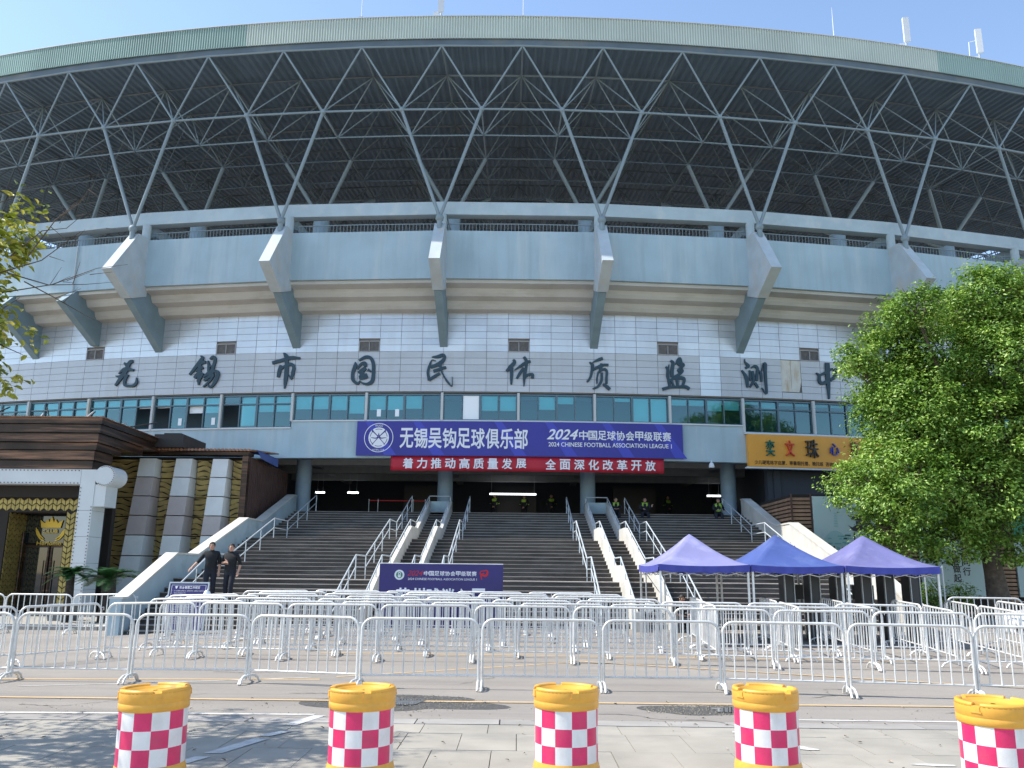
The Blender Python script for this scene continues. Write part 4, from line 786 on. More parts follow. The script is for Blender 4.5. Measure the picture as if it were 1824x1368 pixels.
for i in range(27): o = link('slat', sl, mw); o.location = (10.92, 36.42, .68 + i * .155); o.rotation_euler = (R(-14), 0, -math.pi / 2)
for x in (10.93, 11.70): MB().bx(x - .03, x + .03, 33.95, 34.0, .6, 4.92).build('edge_post', 'brown_cladding', mw)
for x0, x1 in ((11.75, 14.2), (15.85, 18.27), (19.6, 24)): MB().bx(x0, x1, 33.94, 34.04, .98, 4.82).build('mural_board', 'mural_board', mw)
fn = lambda u, v, d=0: (u, 33.932 - d, v); fn2 = lambda u, v, d=0: (u, 33.926 - d, v)
def pr(pts, m, f=fn): return MB().add([f(*p) for p in pts], [tuple(range(len(pts)))]).build('mural_print', m, mw)
px = 13.72
pr([(px - .62, 4.10), (px - .45, 3.90), (px - .2, 3.86), (px + .2, 3.86), (px + .46, 3.93), (px + .5, 4.02), (px + .18, 4.14), (px, 4.2), (px - .18, 4.14), (px - .4, 4.02)], 'mural_dark')
pr([(px - .62, 3.70), (px - .45, 3.48), (px - .3, 3.44), (px + .3, 3.44), (px + .47, 3.48), (px + .5, 3.58), (px + .3, 3.70), (px - .3, 3.70), (px - .46, 3.60)], 'mural_dark')
for dx in (-.42, -.2, .1, .38): pr([(px + dx, 2.78), (px + dx + .05, 2.78), (px + dx + .05, 3.43), (px + dx, 3.43)], 'mural_dark')
pr([(px - .3, 3.71), (px + .3, 3.71), (px + .3, 3.85), (px - .3, 3.85)], 'mural_dark')
hill = [(12.0 + 1.15 * i / 20, 2.85 + .62 * math.sin(math.pi * i / 20) ** .7) for i in range(21)]; pr(hill, 'mural_pale')
rr = random.Random(4)
for k in range(14): x = rr.uniform(12.05, 13.0); z = rr.uniform(2.9, 3.35); w = rr.uniform(.1, .3); pr([(x, z), (x + w, z), (x + w - .03, z + .05), (x + .03, z + .05)], 'mural_teal', fn2)
for k in range(6): z = 3.62 + k * .1; w = .11 - k * .012; pr([(12.62 - w, z), (12.62 + w, z), (12.62 + w * .6, z + .06), (12.62 - w * .6, z + .06)], 'mural_pale')
for k in range(9): x = 11.95 + k * .21; pr([(x, 2.72), (x + .15, 2.72), (x + .15, 2.82 + .03 * (k % 3)), (x, 2.82 + .03 * (k % 2))], 'mural_dark' if k % 3 else 'mural_teal', fn2)
b = MB(); put_row(b, '文明城市', 12.9, 14.1, 1.95, 2.25, fn, .01)
for i, ch in enumerate('从我做起'): put_row(b, ch, 17.06, 17.40, 2.60 - i * .36, 2.92 - i * .36, fn, .015, fill=.9)
for i, ch in enumerate('你我同行'): put_row(b, ch, 17.44, 17.78, 2.86 - i * .36, 3.18 - i * .36, fn, .015, fill=.9)
b.build('lettering', 'mural_dark', mw); pr([(19.6, 3.1), (24, 3.1), (24, 4.82), (19.6, 4.82)], 'mural_green')
plb = thing('planter_bed', 'low stone planter bed below the mural wall', 'planter', (18, 30, 0))
MB().bx(11.3, 28, 26.6, 26.85, -.02, .5).bx(11.3, 11.55, 26.85, 33.8, -.02, .5).build('planter_wall', 'planter_stone', plb); MB().bx(11.55, 28, 26.85, 33.9, -.02, .42).build('soil', 'cycad_bark', plb)

# ------------------------------------------------------------------ plants
def leaf_mesh(name, C, size, m, nrm=None, seed=1, aspect=.5):
    g = np.random.default_rng(seed); n = len(C)
    N = g.normal(size=(n, 3)); N[:, 2] = np.abs(N[:, 2]) + .5
    if nrm is not None: N = N * .8 + nrm * 1.1
    N /= np.linalg.norm(N, axis=1)[:, None]; T = g.normal(size=(n, 3)); T -= (T * N).sum(1)[:, None] * N; T /= np.linalg.norm(T, axis=1)[:, None]; B = np.cross(N, T)
    s = size * g.uniform(.65, 1.25, n)[:, None]; L = T * s; Wd = B * s * aspect; bend = N * s * .12
    V = np.stack([C - L * .5, C - L * .12 + Wd * .5 - bend * -1, C + L * .22 + Wd * .38 - bend * -1, C + L * .5 - bend, C + L * .22 - Wd * .38 + bend, C - L * .12 - Wd * .5 + bend], 1).reshape(-1, 3)
    me = bpy.data.meshes.new(name); me.vertices.add(n * 6); me.vertices.foreach_set('co', V.ravel()); me.loops.add(n * 8); me.polygons.add(n * 2)
    base = np.arange(n) * 6; idx = np.stack([base, base + 1, base + 2, base + 3, base, base + 3, base + 4, base + 5], 1).ravel(); me.loops.foreach_set('vertex_index', idx.astype(np.int32))
    me.polygons.foreach_set('loop_start', np.arange(0, n * 8, 4, dtype=np.int32)); me.materials.append(M[m]); me.update(calc_edges=True); return me
def cloud(lobes, dens, seed, spread=.22, per=18, shell=.55):
    g = np.random.default_rng(seed); Cs = []; Ns = []
    for (x, y, z, r) in lobes:
        k = int(dens * r * r); d = g.normal(size=(k, 3)); d /= np.linalg.norm(d, axis=1)[:, None]; d[:, 2] *= .9
        up_ = np.array([0, 0, .6]); rad = r * (shell + (1.08 - shell) * g.random(k) ** .7)[:, None]; c = np.array([x, y, z]) + d * rad; n = per
        sz = g.uniform(.6, 1.35, k)[:, None, None]; of_ = g.normal(size=(k, n, 3)); of_ *= (np.abs(of_) < 1.9); off = of_ * sz * np.array([spread, spread, spread * .62]); pts = c[:, None, :] + off; ln = off / (np.linalg.norm(off, axis=2, keepdims=True) + 1e-6); Cs.append(pts.reshape(-1, 3)); Ns.append((ln * .9 + d[:, None, :] * .5 + up_).reshape(-1, 3))
    return np.concatenate(Cs), np.concatenate(Ns)
def tree(name, label, base, trunk, limbs, lobes, dens, size, m, seed, r0, spread=.22, per=18, extra=None):
    t = thing(name, label, 'tree', base); b = MB(); b.tube(trunk, [r0 * (1 - .45 * i / (len(trunk) - 1)) * (1.25 if i == 0 else 1) for i in range(len(trunk))], 12); b.build('trunk', 'bark', t)
    rr = random.Random(seed)
    lb = MB(); s = Vector(trunk[-1]); starts = [Vector(trunk[-1]), Vector(trunk[-2]) * .4 + Vector(trunk[-1]) * .6, Vector(trunk[-2]) * .7 + Vector(trunk[-1]) * .3]
    for (x, y, z, r) in lobes:
        a = rr.choice(starts); e = Vector((x, y, z)); mid = a.lerp(e, .5) + Vector((rr.uniform(-.3, .3), rr.uniform(-.3, .3), rr.uniform(-.1, .5)))
        lb.tube([a, mid, e], [r0 * .42, r0 * .24, r0 * .08], 7)
        for _ in range(5):
            d = Vector((rr.gauss(0, 1), rr.gauss(0, 1), rr.gauss(.3, .8))).normalized(); lb.tube([e.lerp(mid, rr.random() * .5), e + d * r * .5, e + d * r * .95], [r0 * .09, r0 * .05, r0 * .02], 5)
    lb.build('limbs', 'bark', t)
    C, Nn = cloud(lobes, dens, seed, spread, per)
    if extra: C2, N2 = cloud(extra, dens * 7, seed + 1, spread * .8, per); C = np.concatenate([C, C2]); Nn = np.concatenate([Nn, N2])
    link('crown', leaf_mesh('crown', C, size, m, Nn, seed), t); return t
RL = [(12.94, 26.62, 10.43, 0.85), (15.61, 27.02, 10.97, 1.12), (12.69, 28.48, 9.09, 1.18), (14.46, 27.91, 9.16, 1.49), (15.97, 26.64, 8.65, 1.42), (12.25, 27.53, 7.02, 0.75), (13.36, 27.65, 6.96, 1.66), (15.42, 26.82, 6.27, 1.61), (11.49, 28.31, 4.68, 0.98), (12.34, 26.7, 4.61, 1.42), (14.63, 27.42, 4.35, 1.65), (12.32, 27.74, 3.18, 1.02), (13.8, 27.52, 2.83, 0.92), (15.9, 27.93, 3.49, 1.49), (12.91, 28.32, 10.16, 0.85), (15.49, 28.89, 10.66, 1.06), (16.87, 27.14, 10.73, 1.09), (11.46, 28.09, 8.98, 0.56)]
RL = RL + [(17.5, 30.2, 8.8, 1.9), (19.2, 28.2, 7.2, 2.2), (18.6, 27.5, 9.8, 1.8), (14.2, 30.5, 8.0, 1.8), (13.2, 30.0, 5.5, 1.5), (16.0, 30.6, 5.6, 1.8), (19.0, 28.4, 4.6, 1.7), (16.5, 28, 10.6, 1.5), (15.6, 28.2, 6.6, 1.9), (13.8, 28.2, 7.8, 1.6)]
tree('broadleaf_tree', 'full bright green broadleaf tree covering the end of the wall beside the tents', (15.5, 28, .4), [(15.5, 28, .3), (15.45, 28, 1.4), (15.3, 28, 2.8), (15.5, 28.1, 4.6)], 6, RL, 40, .125, 'camphor_leaf', 11, .36, .25, 80)
LL = [(-6.9, 9.0, 5.0, .9), (-6.35, 9.3, 4.4, .75), (-6.75, 8.8, 4.0, .9), (-7.4, 8.6, 5.9, 1.3), (-8.6, 9.3, 6.6, 1.6), (-8.9, 8.4, 4.9, 1.5), (-10.2, 9.2, 5.6, 1.6), (-7.6, 9.9, 5.0, 1.1), (-7.0, 9.6, 5.9, .9), (-9.4, 10, 7.2, 1.3), (-7.3, 8.0, 4.9, 1.1), (-7.9, 7.6, 6.2, 1.2)]
lt = tree('street_tree', 'yellowish street tree reaching into the picture at the left edge', (-8.9, 9.0, 0), [(-8.9, 9.0, 0), (-8.85, 9.0, 1.5), (-8.8, 9.05, 3.0), (-8.6, 9.0, 4.2)], 6, LL, 20, .115, 'left_leaf', 21, .16, .15, 16, [(-6.15, 9.0, 5.1, .50), (-6.1, 9.1, 5.5, .3), (-6.25, 9.0, 4.4, .48), (-6.05, 9.0, 3.85, .40), (-6.6, 8.9, 5.3, .5), (-6.5, 9, 4.7, .5)])
tw = MB(); rr = random.Random(8)
for (p, q) in (((-5.9, 9, 5.0), (-4.75, 9, 5.55)), ((-5.8, 9, 5.0), (-4.6, 9, 4.9)), ((-5.9, 9.1, 4.8), (-4.5, 9.1, 5.15)), ((-5.6, 9, 5.2), (-4.95, 9, 6.1)), ((-5.6, 9, 4.9), (-4.75, 9, 4.45)), ((-5.8, 9, 5.2), (-5.0, 9, 5.75))):
    p, q = Vector(p), Vector(q); m1 = p.lerp(q, .4) + Vector((0, 0, rr.uniform(-.12, .12))); m2 = p.lerp(q, .75) + Vector((0, 0, rr.uniform(-.1, .1))); tw.tube([p, m1, m2, q], [.008, .006, .004, .002], 5)
    for _ in range(3): s = m1.lerp(q, rr.random()); tw.tube([s, s + Vector((rr.uniform(.05, .3), rr.uniform(-.1, .1), rr.uniform(-.2, .25)))], [.005, .002], 4)
tw.build('twigs', 'bark', lt)
def shrub(label, lobes, dens, size, m, seed):
    t = thing('shrub', label, 'shrub', (lobes[0][0], lobes[0][1], .42)); C, Nn = cloud(lobes, dens, seed, .12, 14, .2); link('leaf_mass', leaf_mesh('leaf_mass', C, size, m, Nn, seed, .42), t)
    b = MB(); rr = random.Random(seed)
    for l in lobes:
        for _ in range(4): b.tube([(l[0] + rr.uniform(-.1, .1), l[1], .38), (l[0] + rr.uniform(-.4, .4) * l[3], l[1] + rr.uniform(-.3, .3), l[2] + .3 * l[3])], [.02, .008], 5)
    b.build('stem', 'bark', t)
shrub('sunlit light green shrub in the planter behind the metal stand', [(12.1, 27.6, .8, .42), (12.7, 27.7, .85, .45), (13.3, 27.9, .75, .4)], 260, .09, 'shrub_leaf', 31)
shrub('dark shaded clipped shrub below the mural text', [(14.0, 31.0, .95, .55), (14.9, 31.2, 1.1, .6), (15.9, 31.2, 1.0, .55)], 200, .09, 'camphor_leaf', 32)
shrub('low shaded shrub at the foot of the big tree trunk', [(17.2, 29.2, .6, .3), (18.0, 29.4, .62, .32), (16.7, 28.0, .55, .25)], 200, .08, 'shrub_leaf', 33)
def cycad(label, x, y, z, h, r_, L, seed):
    t = thing('cycad', label, 'plant', (x, y, z), 0, 'cycads before the club'); rr = random.Random(seed)
    MB().tube([(0, 0, -.05), (.02, 0, h * .5), (0, 0, h)], [r_ * 1.1, r_, r_ * .9], 10).build('trunk', 'cycad_bark', t, False)
    for k in range(26):
        a = k * 2.4 + rr.uniform(-.2, .2); el = rr.uniform(.15, 1.0); l_ = L * rr.uniform(.85, 1.1); d = Vector((math.cos(a), math.sin(a), 0)); pts = [Vector((0, 0, h - .02)) + d * l_ * s * math.cos(el * (1 - .3 * s)) + Vector((0, 0, l_ * (math.sin(el) * s - .55 * s * s))) for s in (0, .25, .5, .75, 1)]
        b = MB(); b.tube(pts, [.012, .01, .008, .006, .003], 4); side = d.cross(Vector((0, 0, 1)))
        for i in range(34):
            s = .12 + .88 * i / 34; f_ = s * 4; j = min(3, int(f_)); p = pts[j].lerp(pts[j + 1], f_ - j); tdir = (pts[j + 1] - pts[j]).normalized(); ll = .22 * math.sin(math.pi * min(1, .15 + s * .85)) ** .6 * (L / .8)
            for sg in (-1, 1):
                e = p + side * sg * ll + tdir * ll * .5 + Vector((0, 0, .10 * ll)); wv = tdir * .014; b.add([p - wv, p + wv, e], [(0, 1, 2)])
        b.build('frond', 'cycad_leaf', t, False)
cycad('slimmer cycad palm in front of the white portal leg', -13.6, 26.2, .12, 1.42, .13, .80, 1)
cycad('stouter cycad palm with wider crown near the left stair wall', -12.5, 26.4, .12, 1.28, .22, 1.08, 2)
for x, y, l in ((-14.2, 27.2, 'square grey stone planter block beside the slimmer cycad'), (-11.7, 27.0, 'square grey stone planter block between the stouter cycad and stair wall')):
    b = MB(); b.prism([(-.3, 0), (.3, 0), (.36, .4), (.4, .42), (.4, .5), (-.4, .5), (-.4, .42), (-.36, .4)], lambda a, c, d: (x + a, y + d, .14 + c), -.35, .35); tag(b.build('planter_box', 'planter_stone'), l, 'planter')

# ------------------------------------------------------------------ canopies and security gear
def canopy(label, x0, x1, y0, y1, m, mv, seed):
    t = thing('canopy_tent', label, 'canopy', ((x0 + x1) / 2, (y0 + y1) / 2, 0), 0, 'pop-up canopies in a row'); n = 20; rr = random.Random(seed); vs = []
    for j in range(n + 1):
        for i in range(n + 1):
            u, v = 2 * i / n - 1, 2 * j / n - 1; s = max(abs(u), abs(v)); k = min(abs(u), abs(v)) / max(s, 1e-6); h = 1 - s
            z = 1.96 + .86 * (h ** 1.42 if s > .04 else 1.0 - .02) - .10 * (1 - k * k) * s * h * 1.6 - .05 * (1 - k * k) * (s ** 3) * .9 + rr.uniform(-.004, .004)
            vs.append((x0 + (x1 - x0) * (u + 1) / 2, y0 + (y1 - y0) * (v + 1) / 2, z))
    b = MB(); fs = []
    for j in range(n):
        for i in range(n):
            p, q, r_, w = j * (n + 1) + i, j * (n + 1) + i + 1, (j + 1) * (n + 1) + i + 1, (j + 1) * (n + 1) + i
            fs += [(p, q, r_), (p, r_, w)] if (i < n / 2) == (j < n / 2) else [(p, q, w), (q, r_, w)]
    b.add(vs, fs, 0, True); b.build('cover', m, t)
    for (a, c, nx, ny) in (((x0, y0), (x1, y0), 0, -1), ((x0, y1), (x1, y1), 0, 1), ((x0, y0), (x0, y1), -1, 0), ((x1, y0), (x1, y1), 1, 0)):
        b = MB(); k = 20; vs = []
        for i in range(k + 1):
            s = i / k; e = vs_e = 1.96 - .05 * .9 * (1 - (2 * s - 1) ** 2); x = a[0] + (c[0] - a[0]) * s; y = a[1] + (c[1] - a[1]) * s; w = .012 * math.sin(i * 2.1 + seed)
            vs += [(x + nx * .006, y + ny * .006, e + .004), (x + nx * (.012 + w), y + ny * (.012 + w), e - .17 + .012 * math.sin(i * 1.57))]
        b.add(vs, [(2 * i, 2 * i + 2, 2 * i + 3, 2 * i + 1) for i in range(k)], 0, True); b.build('valance', mv, t)
    for x in (x0 + .04, x1 - .04):
        for y in (y0 + .04, y1 - .04):
            MB().bx(x - .022, x + .022, y - .022, y + .022, 0, 1.93).bx(x - .05, x + .05, y - .05, y + .05, 0, .012).build('leg', 'white_tube', t)
    tr = MB()
    X0_, X1_, Y0_, Y1_ = x0 + .06, x1 - .06, y0 + .06, y1 - .06
    for (a, c) in (((X0_, Y0_), (X1_, Y0_)), ((X0_, Y1_), (X1_, Y1_)), ((X0_, Y0_), (X0_, Y1_)), ((X1_, Y0_), (X1_, Y1_))):
        P = lambda s, z: (a[0] + (c[0] - a[0]) * s, a[1] + (c[1] - a[1]) * s, z)
        for s in (.0, .5): tr.tube([P(s + .02, 1.80), P(s + .25, 1.68)], .011, 5).tube([P(s + .25, 1.68), P(s + .48, 1.80)], .011, 5).tube([P(s + .02, 1.68), P(s + .25, 1.80)], .011, 5).tube([P(s + .25, 1.80), P(s + .48, 1.68)], .011, 5)
    cx, cy = (x0 + x1) / 2, (y0 + y1) / 2; tr.tube([(cx, cy, 1.8), (cx, cy, 2.72)], .018, 6)
    for x in (x0, x1):
        for y in (y0, y1): tr.tube([(x * .95 + cx * .05, y * .95 + cy * .05, 1.88), ((x + cx) / 2, (y + cy) / 2, 2.06), (cx, cy, 2.60)], .012, 5)
    tr.build('frame', 'white_tube', t)
canopy('faded lilac pop-up canopy beside the stair ramps', 3.22, 5.3, 19.7, 22.9, 'canopy_lilac', 'valance_blue', 1)
canopy('deep blue pop-up canopy between the two faded ones', 5.34, 7.45, 19.75, 22.9, 'canopy_blue', 'valance_blue', 2)
canopy('violet pop-up canopy shaded by the big tree', 7.49, 9.62, 19.7, 22.9, 'canopy_violet', 'valance_blue', 3)
for x0, x1, l in ((6.6, 7.22, 'black walk-through security gate under the deep blue canopy'), (7.85, 8.47, 'black walk-through security gate just right of the shared canopy leg'), (9.02, 9.64, 'black walk-through security gate under the right end of the violet canopy')):
    t = thing('security_gate', l, 'security gate', ((x0 + x1) / 2, 21.3, 0), 0, 'walk-through gates under the canopies')
    for x in (x0, x1):
        p_ = MB().bx(x - .10, x + .10, 21.05, 21.6, 0, 1.95).build('side_panel', 'gate_black', t); MB().bx(x + .102, x + .122, 21.03, 21.1, 0, 1.95).bx(x - .122, x - .102, 21.03, 21.1, 0, 1.95).build('edge_strip', 'steel_grey', p_)
    MB().bx(x0 + .125, x1 - .125, 21.1, 21.55, 1.80, 1.95).build('header', 'gate_black', t)
for x, y, l, l2 in ((7.02, 22.2, 'black inspection monitor seen through the gate under the deep blue canopy', 'folding inspection table behind the gate under the deep blue canopy'), (8.82, 22.2, 'black inspection monitor under the violet canopy', 'folding inspection table under the violet canopy')):
    t = thing('inspection_table', l2, 'table', (x, y, 0)); MB().bx(x - .5, x + .5, y - .3, y + .3, .72, .76).build('tabletop', 'steel_grey', t)
    for dx in (-.46, .46):
        for dy in (-.26, .26): MB().tube([(x + dx, y + dy, 0), (x + dx, y + dy, .72)], .015, 6).build('leg', 'steel_grey', t)
    t = thing('monitor', l, 'monitor', (x, y, .76)); MB().bx(x - .27, x + .27, y - .03, y + .03, .92, 1.28).build('screen', 'gate_black', t); MB().bx(x - .03, x + .03, y - .02, y + .04, .775, .92).bx(x - .14, x + .14, y - .1, y + .1, .76, .775).build('stand', 'gate_black', t)
for x, y, h, l in ((11.05, 23.0, 1.78, 'bare aluminium frame stand in front of the sunlit shrub'), (3.55, 22.3, 1.75, 'bare aluminium frame stand under the faded lilac canopy')):
    t = thing('metal_stand', l, 'stand', (x, y, 0), 0, 'aluminium stands by the canopies')
    for dx in (-.24, .24):
        MB().tube([(x + dx, y, 0), (x + dx, y, h)], .018, 6).build('upright', 'steel_grey', t)
        MB().tube([(x + dx, y - .25, .02), (x + dx, y + .25, .02)], .018, 6).build('foot', 'steel_grey', t)
    b = MB()
    for z in (h - .05, h - .2, .5): b.tube([(x - .24, y, z), (x + .24, y, z)], .014, 6)
    b.tube([(x - .22, y, h - .25), (x + .1, y, h - .7)], .01, 5); b.build('crossbar', 'steel_grey', t)

# ------------------------------------------------------------------ car at the right edge
ca = thing('parked_car', 'white parked car half hidden by barriers at the right edge', 'car', (12.3, 19.6, 0))
body = [(10.35, .32), (10.32, .62), (10.45, .78), (11.25, .92), (11.95, 1.36), (13.3, 1.42), (14.1, 1.05), (14.35, .95), (14.4, .35), (13.9, .28), (13.85, .5), (13.6, .62), (13.35, .5), (13.3, .26), (11.45, .26), (11.4, .5), (11.15, .62), (10.9, .5), (10.85, .28)]
b = MB(); b.prism(body, lambda a, c, d: (a, 19.6 + d * (1 - .18 * max(0, c - .9)), c), -.85, .85); o = b.build('body', 'car_white', ca); md = o.modifiers.new('round', 'BEVEL'); md.width = .06; md.segments = 3; md.limit_method = 'ANGLE'
for s in (-1, 1):
    for pts in ([(11.45, .96), (12.05, 1.31), (12.6, 1.35), (12.6, .97)], [(12.68, .97), (12.68, 1.35), (13.25, 1.35), (13.8, 1.02)]):
        MB().add([(a, 19.6 + s * (.858 * (1 - .18 * max(0, c - .9))), c) for a, c in pts], [(0, 1, 2, 3)]).build('side_window', 'car_glass', ca)
MB().add([(11.28, 18.95, .945), (11.28, 20.25, .945), (11.9, 20.2, 1.345), (11.9, 19.0, 1.345)], [(0, 1, 2, 3)]).build('windscreen', 'car_glass', ca)
for s in (-.6, .6): MB().sphere((10.45, 19.6 + s, .68), .14, 12, sc=(.5, 1, .6)).build('headlight', 'lamp_clear', ca)
MB().bx(10.31, 10.33, 19.3, 19.9, .42, .54).build('grille', 'gate_black', ca)
for x in (11.13, 13.6):
    for s in (-.78, .78):
        w = MB().tube([(x, 19.6 + s - .1, .31), (x, 19.6 + s + .1, .31)], .31, 20).build('wheel', 'tyre', ca); MB().tube([(x, 19.6 + s - .11, .31), (x, 19.6 + s + .11, .31)], .18, 16).build('rim', 'steel_grey', w)

# ------------------------------------------------------------------ crowd barriers
BWID = 1.82
def barrier_proto():
    t = thing('crowd_barrier', '', 'barrier', (0, 0, 0), 0, 'white crowd barriers'); w, h, r_ = BWID / 2, 1.03, .17; pts = [(-w, 0, .06), (-w, 0, h - r_)]
    pts += [(-w + r_ - r_ * math.cos(a), 0, h - r_ + r_ * math.sin(a)) for a in [math.pi / 2 * i / 6 for i in range(1, 7)]]; pts += [(w - r_ + r_ * math.sin(a), 0, h - r_ + r_ * math.cos(a)) for a in [math.pi / 2 * i / 6 for i in range(0, 7)]]; pts += [(w, 0, .06)]
    b = MB().tube(pts, .0215, 8); b.tube([(-w, 0, .2), (w, 0, .2)], .015, 6); b.build('frame', 'white_tube', t, False)
    bm_ = MB().tube([(0, 0, .2), (0, 0, h - .015)], .0125, 6, caps=False).mesh('bar', 'white_tube')
    for i in range(1, 11):
        o = link('bar', bm_, t, False); o.location = (-w + BWID * i / 11, 0, 0)
    fm = MB().tube([(0, -.30, .012), (0, -.26, .07), (0, -.16, .115), (0, 0, .125), (0, .16, .115), (0, .26, .07), (0, .30, .012)], .019, 7).mesh('foot', 'white_tube')
    for s in (-1, 1): link('foot', fm, t, False).location = (s * w, 0, 0)
    hk = MB().tube([(w, 0, .95), (w + .05, 0, .96), (w + .055, 0, .9)], .008, 5).tube([(w, 0, .38), (w + .05, 0, .39), (w + .055, 0, .33)], .008, 5); hk.build('hook', 'white_tube', t, False); return t
proto = barrier_proto(); bars_n = [0]; ORD = ['first', 'second', 'third', 'fourth', 'fifth', 'sixth', 'seventh', 'eighth', 'ninth', 'tenth', 'eleventh', 'twelfth', 'thirteenth']
def row(pts, desc, group, jit=.012):
    for i in range(len(pts) - 1):
        (xa, ya), (xb, yb) = pts[i], pts[i + 1]; o = proto if bars_n[0] == 0 else copy_tree(proto); bars_n[0] += 1
        o.location = ((xa + xb) / 2, (ya + yb) / 2 + random.uniform(-jit, jit), 0); o.rotation_euler = (random.uniform(-.015, .015), random.uniform(-.006, .006), math.atan2(yb - ya, xb - xa) + random.uniform(-jit, jit)); o.scale = (math.hypot(xb - xa, yb - ya) / (BWID + .06), 1, 1)
        za, zb2 = ground_z(xa, ya), ground_z(xb, yb); o.location.z = (za + zb2) / 2; o.rotation_euler[1] -= math.atan2(zb2 - za, math.hypot(xb - xa, yb - ya))
        o['label'] = desc.format(ORD[i]); o['group'] = group
row([(-9.85, 13.95), (-8.0, 13.9), (-6.08, 13.85), (-4.25, 13.95), (-2.42, 13.5), (-.56, 13.5), (1.29, 13.5), (3.13, 13.5), (4.93, 13.2), (6.72, 13.0), (8.5, 12.7)], 'white barrier, {} from the left in the front row behind the drums', 'barriers in the front row')
row([(-10.4, 14.9), (-9.0, 15.7), (-8.05, 16.9)], 'white barrier set aslant behind the front row, left end, {} from the drums', 'aslant barriers at the left')
row([(-8.0, 16.95), (-6.2, 16.9), (-4.45, 16.75), (-2.65, 16.7), (-.85, 16.75), (1.05, 16.7), (2.95, 16.65), (4.75, 16.3), (6.55, 16.2), (8.3, 16.0), (10.1, 15.8)], 'white barrier, {} from the left in the second row from the drums', 'barriers in the second row')
row([(-7.9, 18.6), (-6.1, 18.55), (-4.3, 18.4), (-2.5, 18.5), (-.6, 18.55), (1.2, 18.5), (3.0, 18.5), (4.8, 18.4), (6.6, 18.3), (8.4, 18.2)], 'white barrier, {} from the left in the third row from the drums', 'barriers in the third row')
row([(-7.2, 17.5), (-5.4, 17.45), (-3.6, 17.5), (-1.8, 17.55), (0, 17.5), (1.8, 17.5), (3.6, 17.45), (5.4, 17.3), (7.2, 17.2)], 'white barrier, {} from the left in the row between second and third', 'barriers between second and third row')
row([(-7.5, 19.4), (-5.7, 19.4), (-3.9, 19.45), (-2.1, 19.4), (-.3, 19.45), (1.5, 19.4), (3.2, 19.4)], 'white barrier, {} from the left in the row between third and fourth', 'barriers between third and fourth row')
row([(-6.4, 21.2), (-4.6, 21.2), (-2.8, 21.25), (-1.0, 21.2), (.8, 21.2), (2.6, 21.2)], 'white barrier, {} from the left in the row just before the stair-side row', 'barriers next to the stair-side row')
row([(-8.2, 20.3), (-6.4, 20.25), (-4.6, 20.35), (-2.8, 20.3), (-1.0, 20.25), (.8, 20.3), (2.6, 20.3)], 'white barrier, {} from the left in the fourth row from the drums', 'barriers in the fourth row')
row([(-7.0, 22.0), (-5.2, 21.95), (-3.4, 21.95), (-1.6, 21.9), (.2, 21.95), (2.0, 21.9)], 'white barrier, {} from the left in the row nearest the stairs', 'barriers nearest the stairs')
row([(-15.8, 23.6), (-13.95, 23.6), (-12.1, 23.6), (-10.3, 23.5)], 'white barrier, {} from the left along the club kerb', 'barriers along the club kerb')
for k, x in enumerate((3.9, 5.55, 7.0)): row([(x, 17.2), (x + .12, 19.0), (x + .22, 20.8)], 'white lane barrier running towards the canopies, lane %s, {} from the drums' % ('one', 'two', 'three')[k], 'lane barriers under the canopies')
for k, x in enumerate((8.5, 9.7, 10.9)): row([(x - .2, 16.6), (x, 18.4), (x + .15, 20.2)], 'white lane barrier right of the canopies, lane %s from them, {} from the drums' % ('one', 'two', 'three')[k], 'lane barriers right of the canopies')
row([(10.6, 21.6), (12.4, 21.4), (14.2, 21.2)], 'white barrier in front of the planter, {} from the canopies', 'barriers before the planter')
for x, y, z, l in ((-8.0 + .15, 21.9, 1.08, 'crumpled white plastic bag tied to a barrier beside the notice board'), (3.05, 20.2, .98, 'crumpled white plastic bag tied to a barrier near the lilac canopy')):
    b = MB().sphere((x, y, z), .11, 14, sc=(1, .7, 1.15)); rr = random.Random(2); b.v = [(a + rr.uniform(-.018, .018), c + rr.uniform(-.018, .018), d + rr.uniform(-.018, .018)) for a, c, d in b.v]; b.tube([(x, y, z + .11), (x + .01, y - .02, z + .17)], [.03, .012], 6); tag(b.build('plastic_bag', 'paper_white'), l, 'bag')

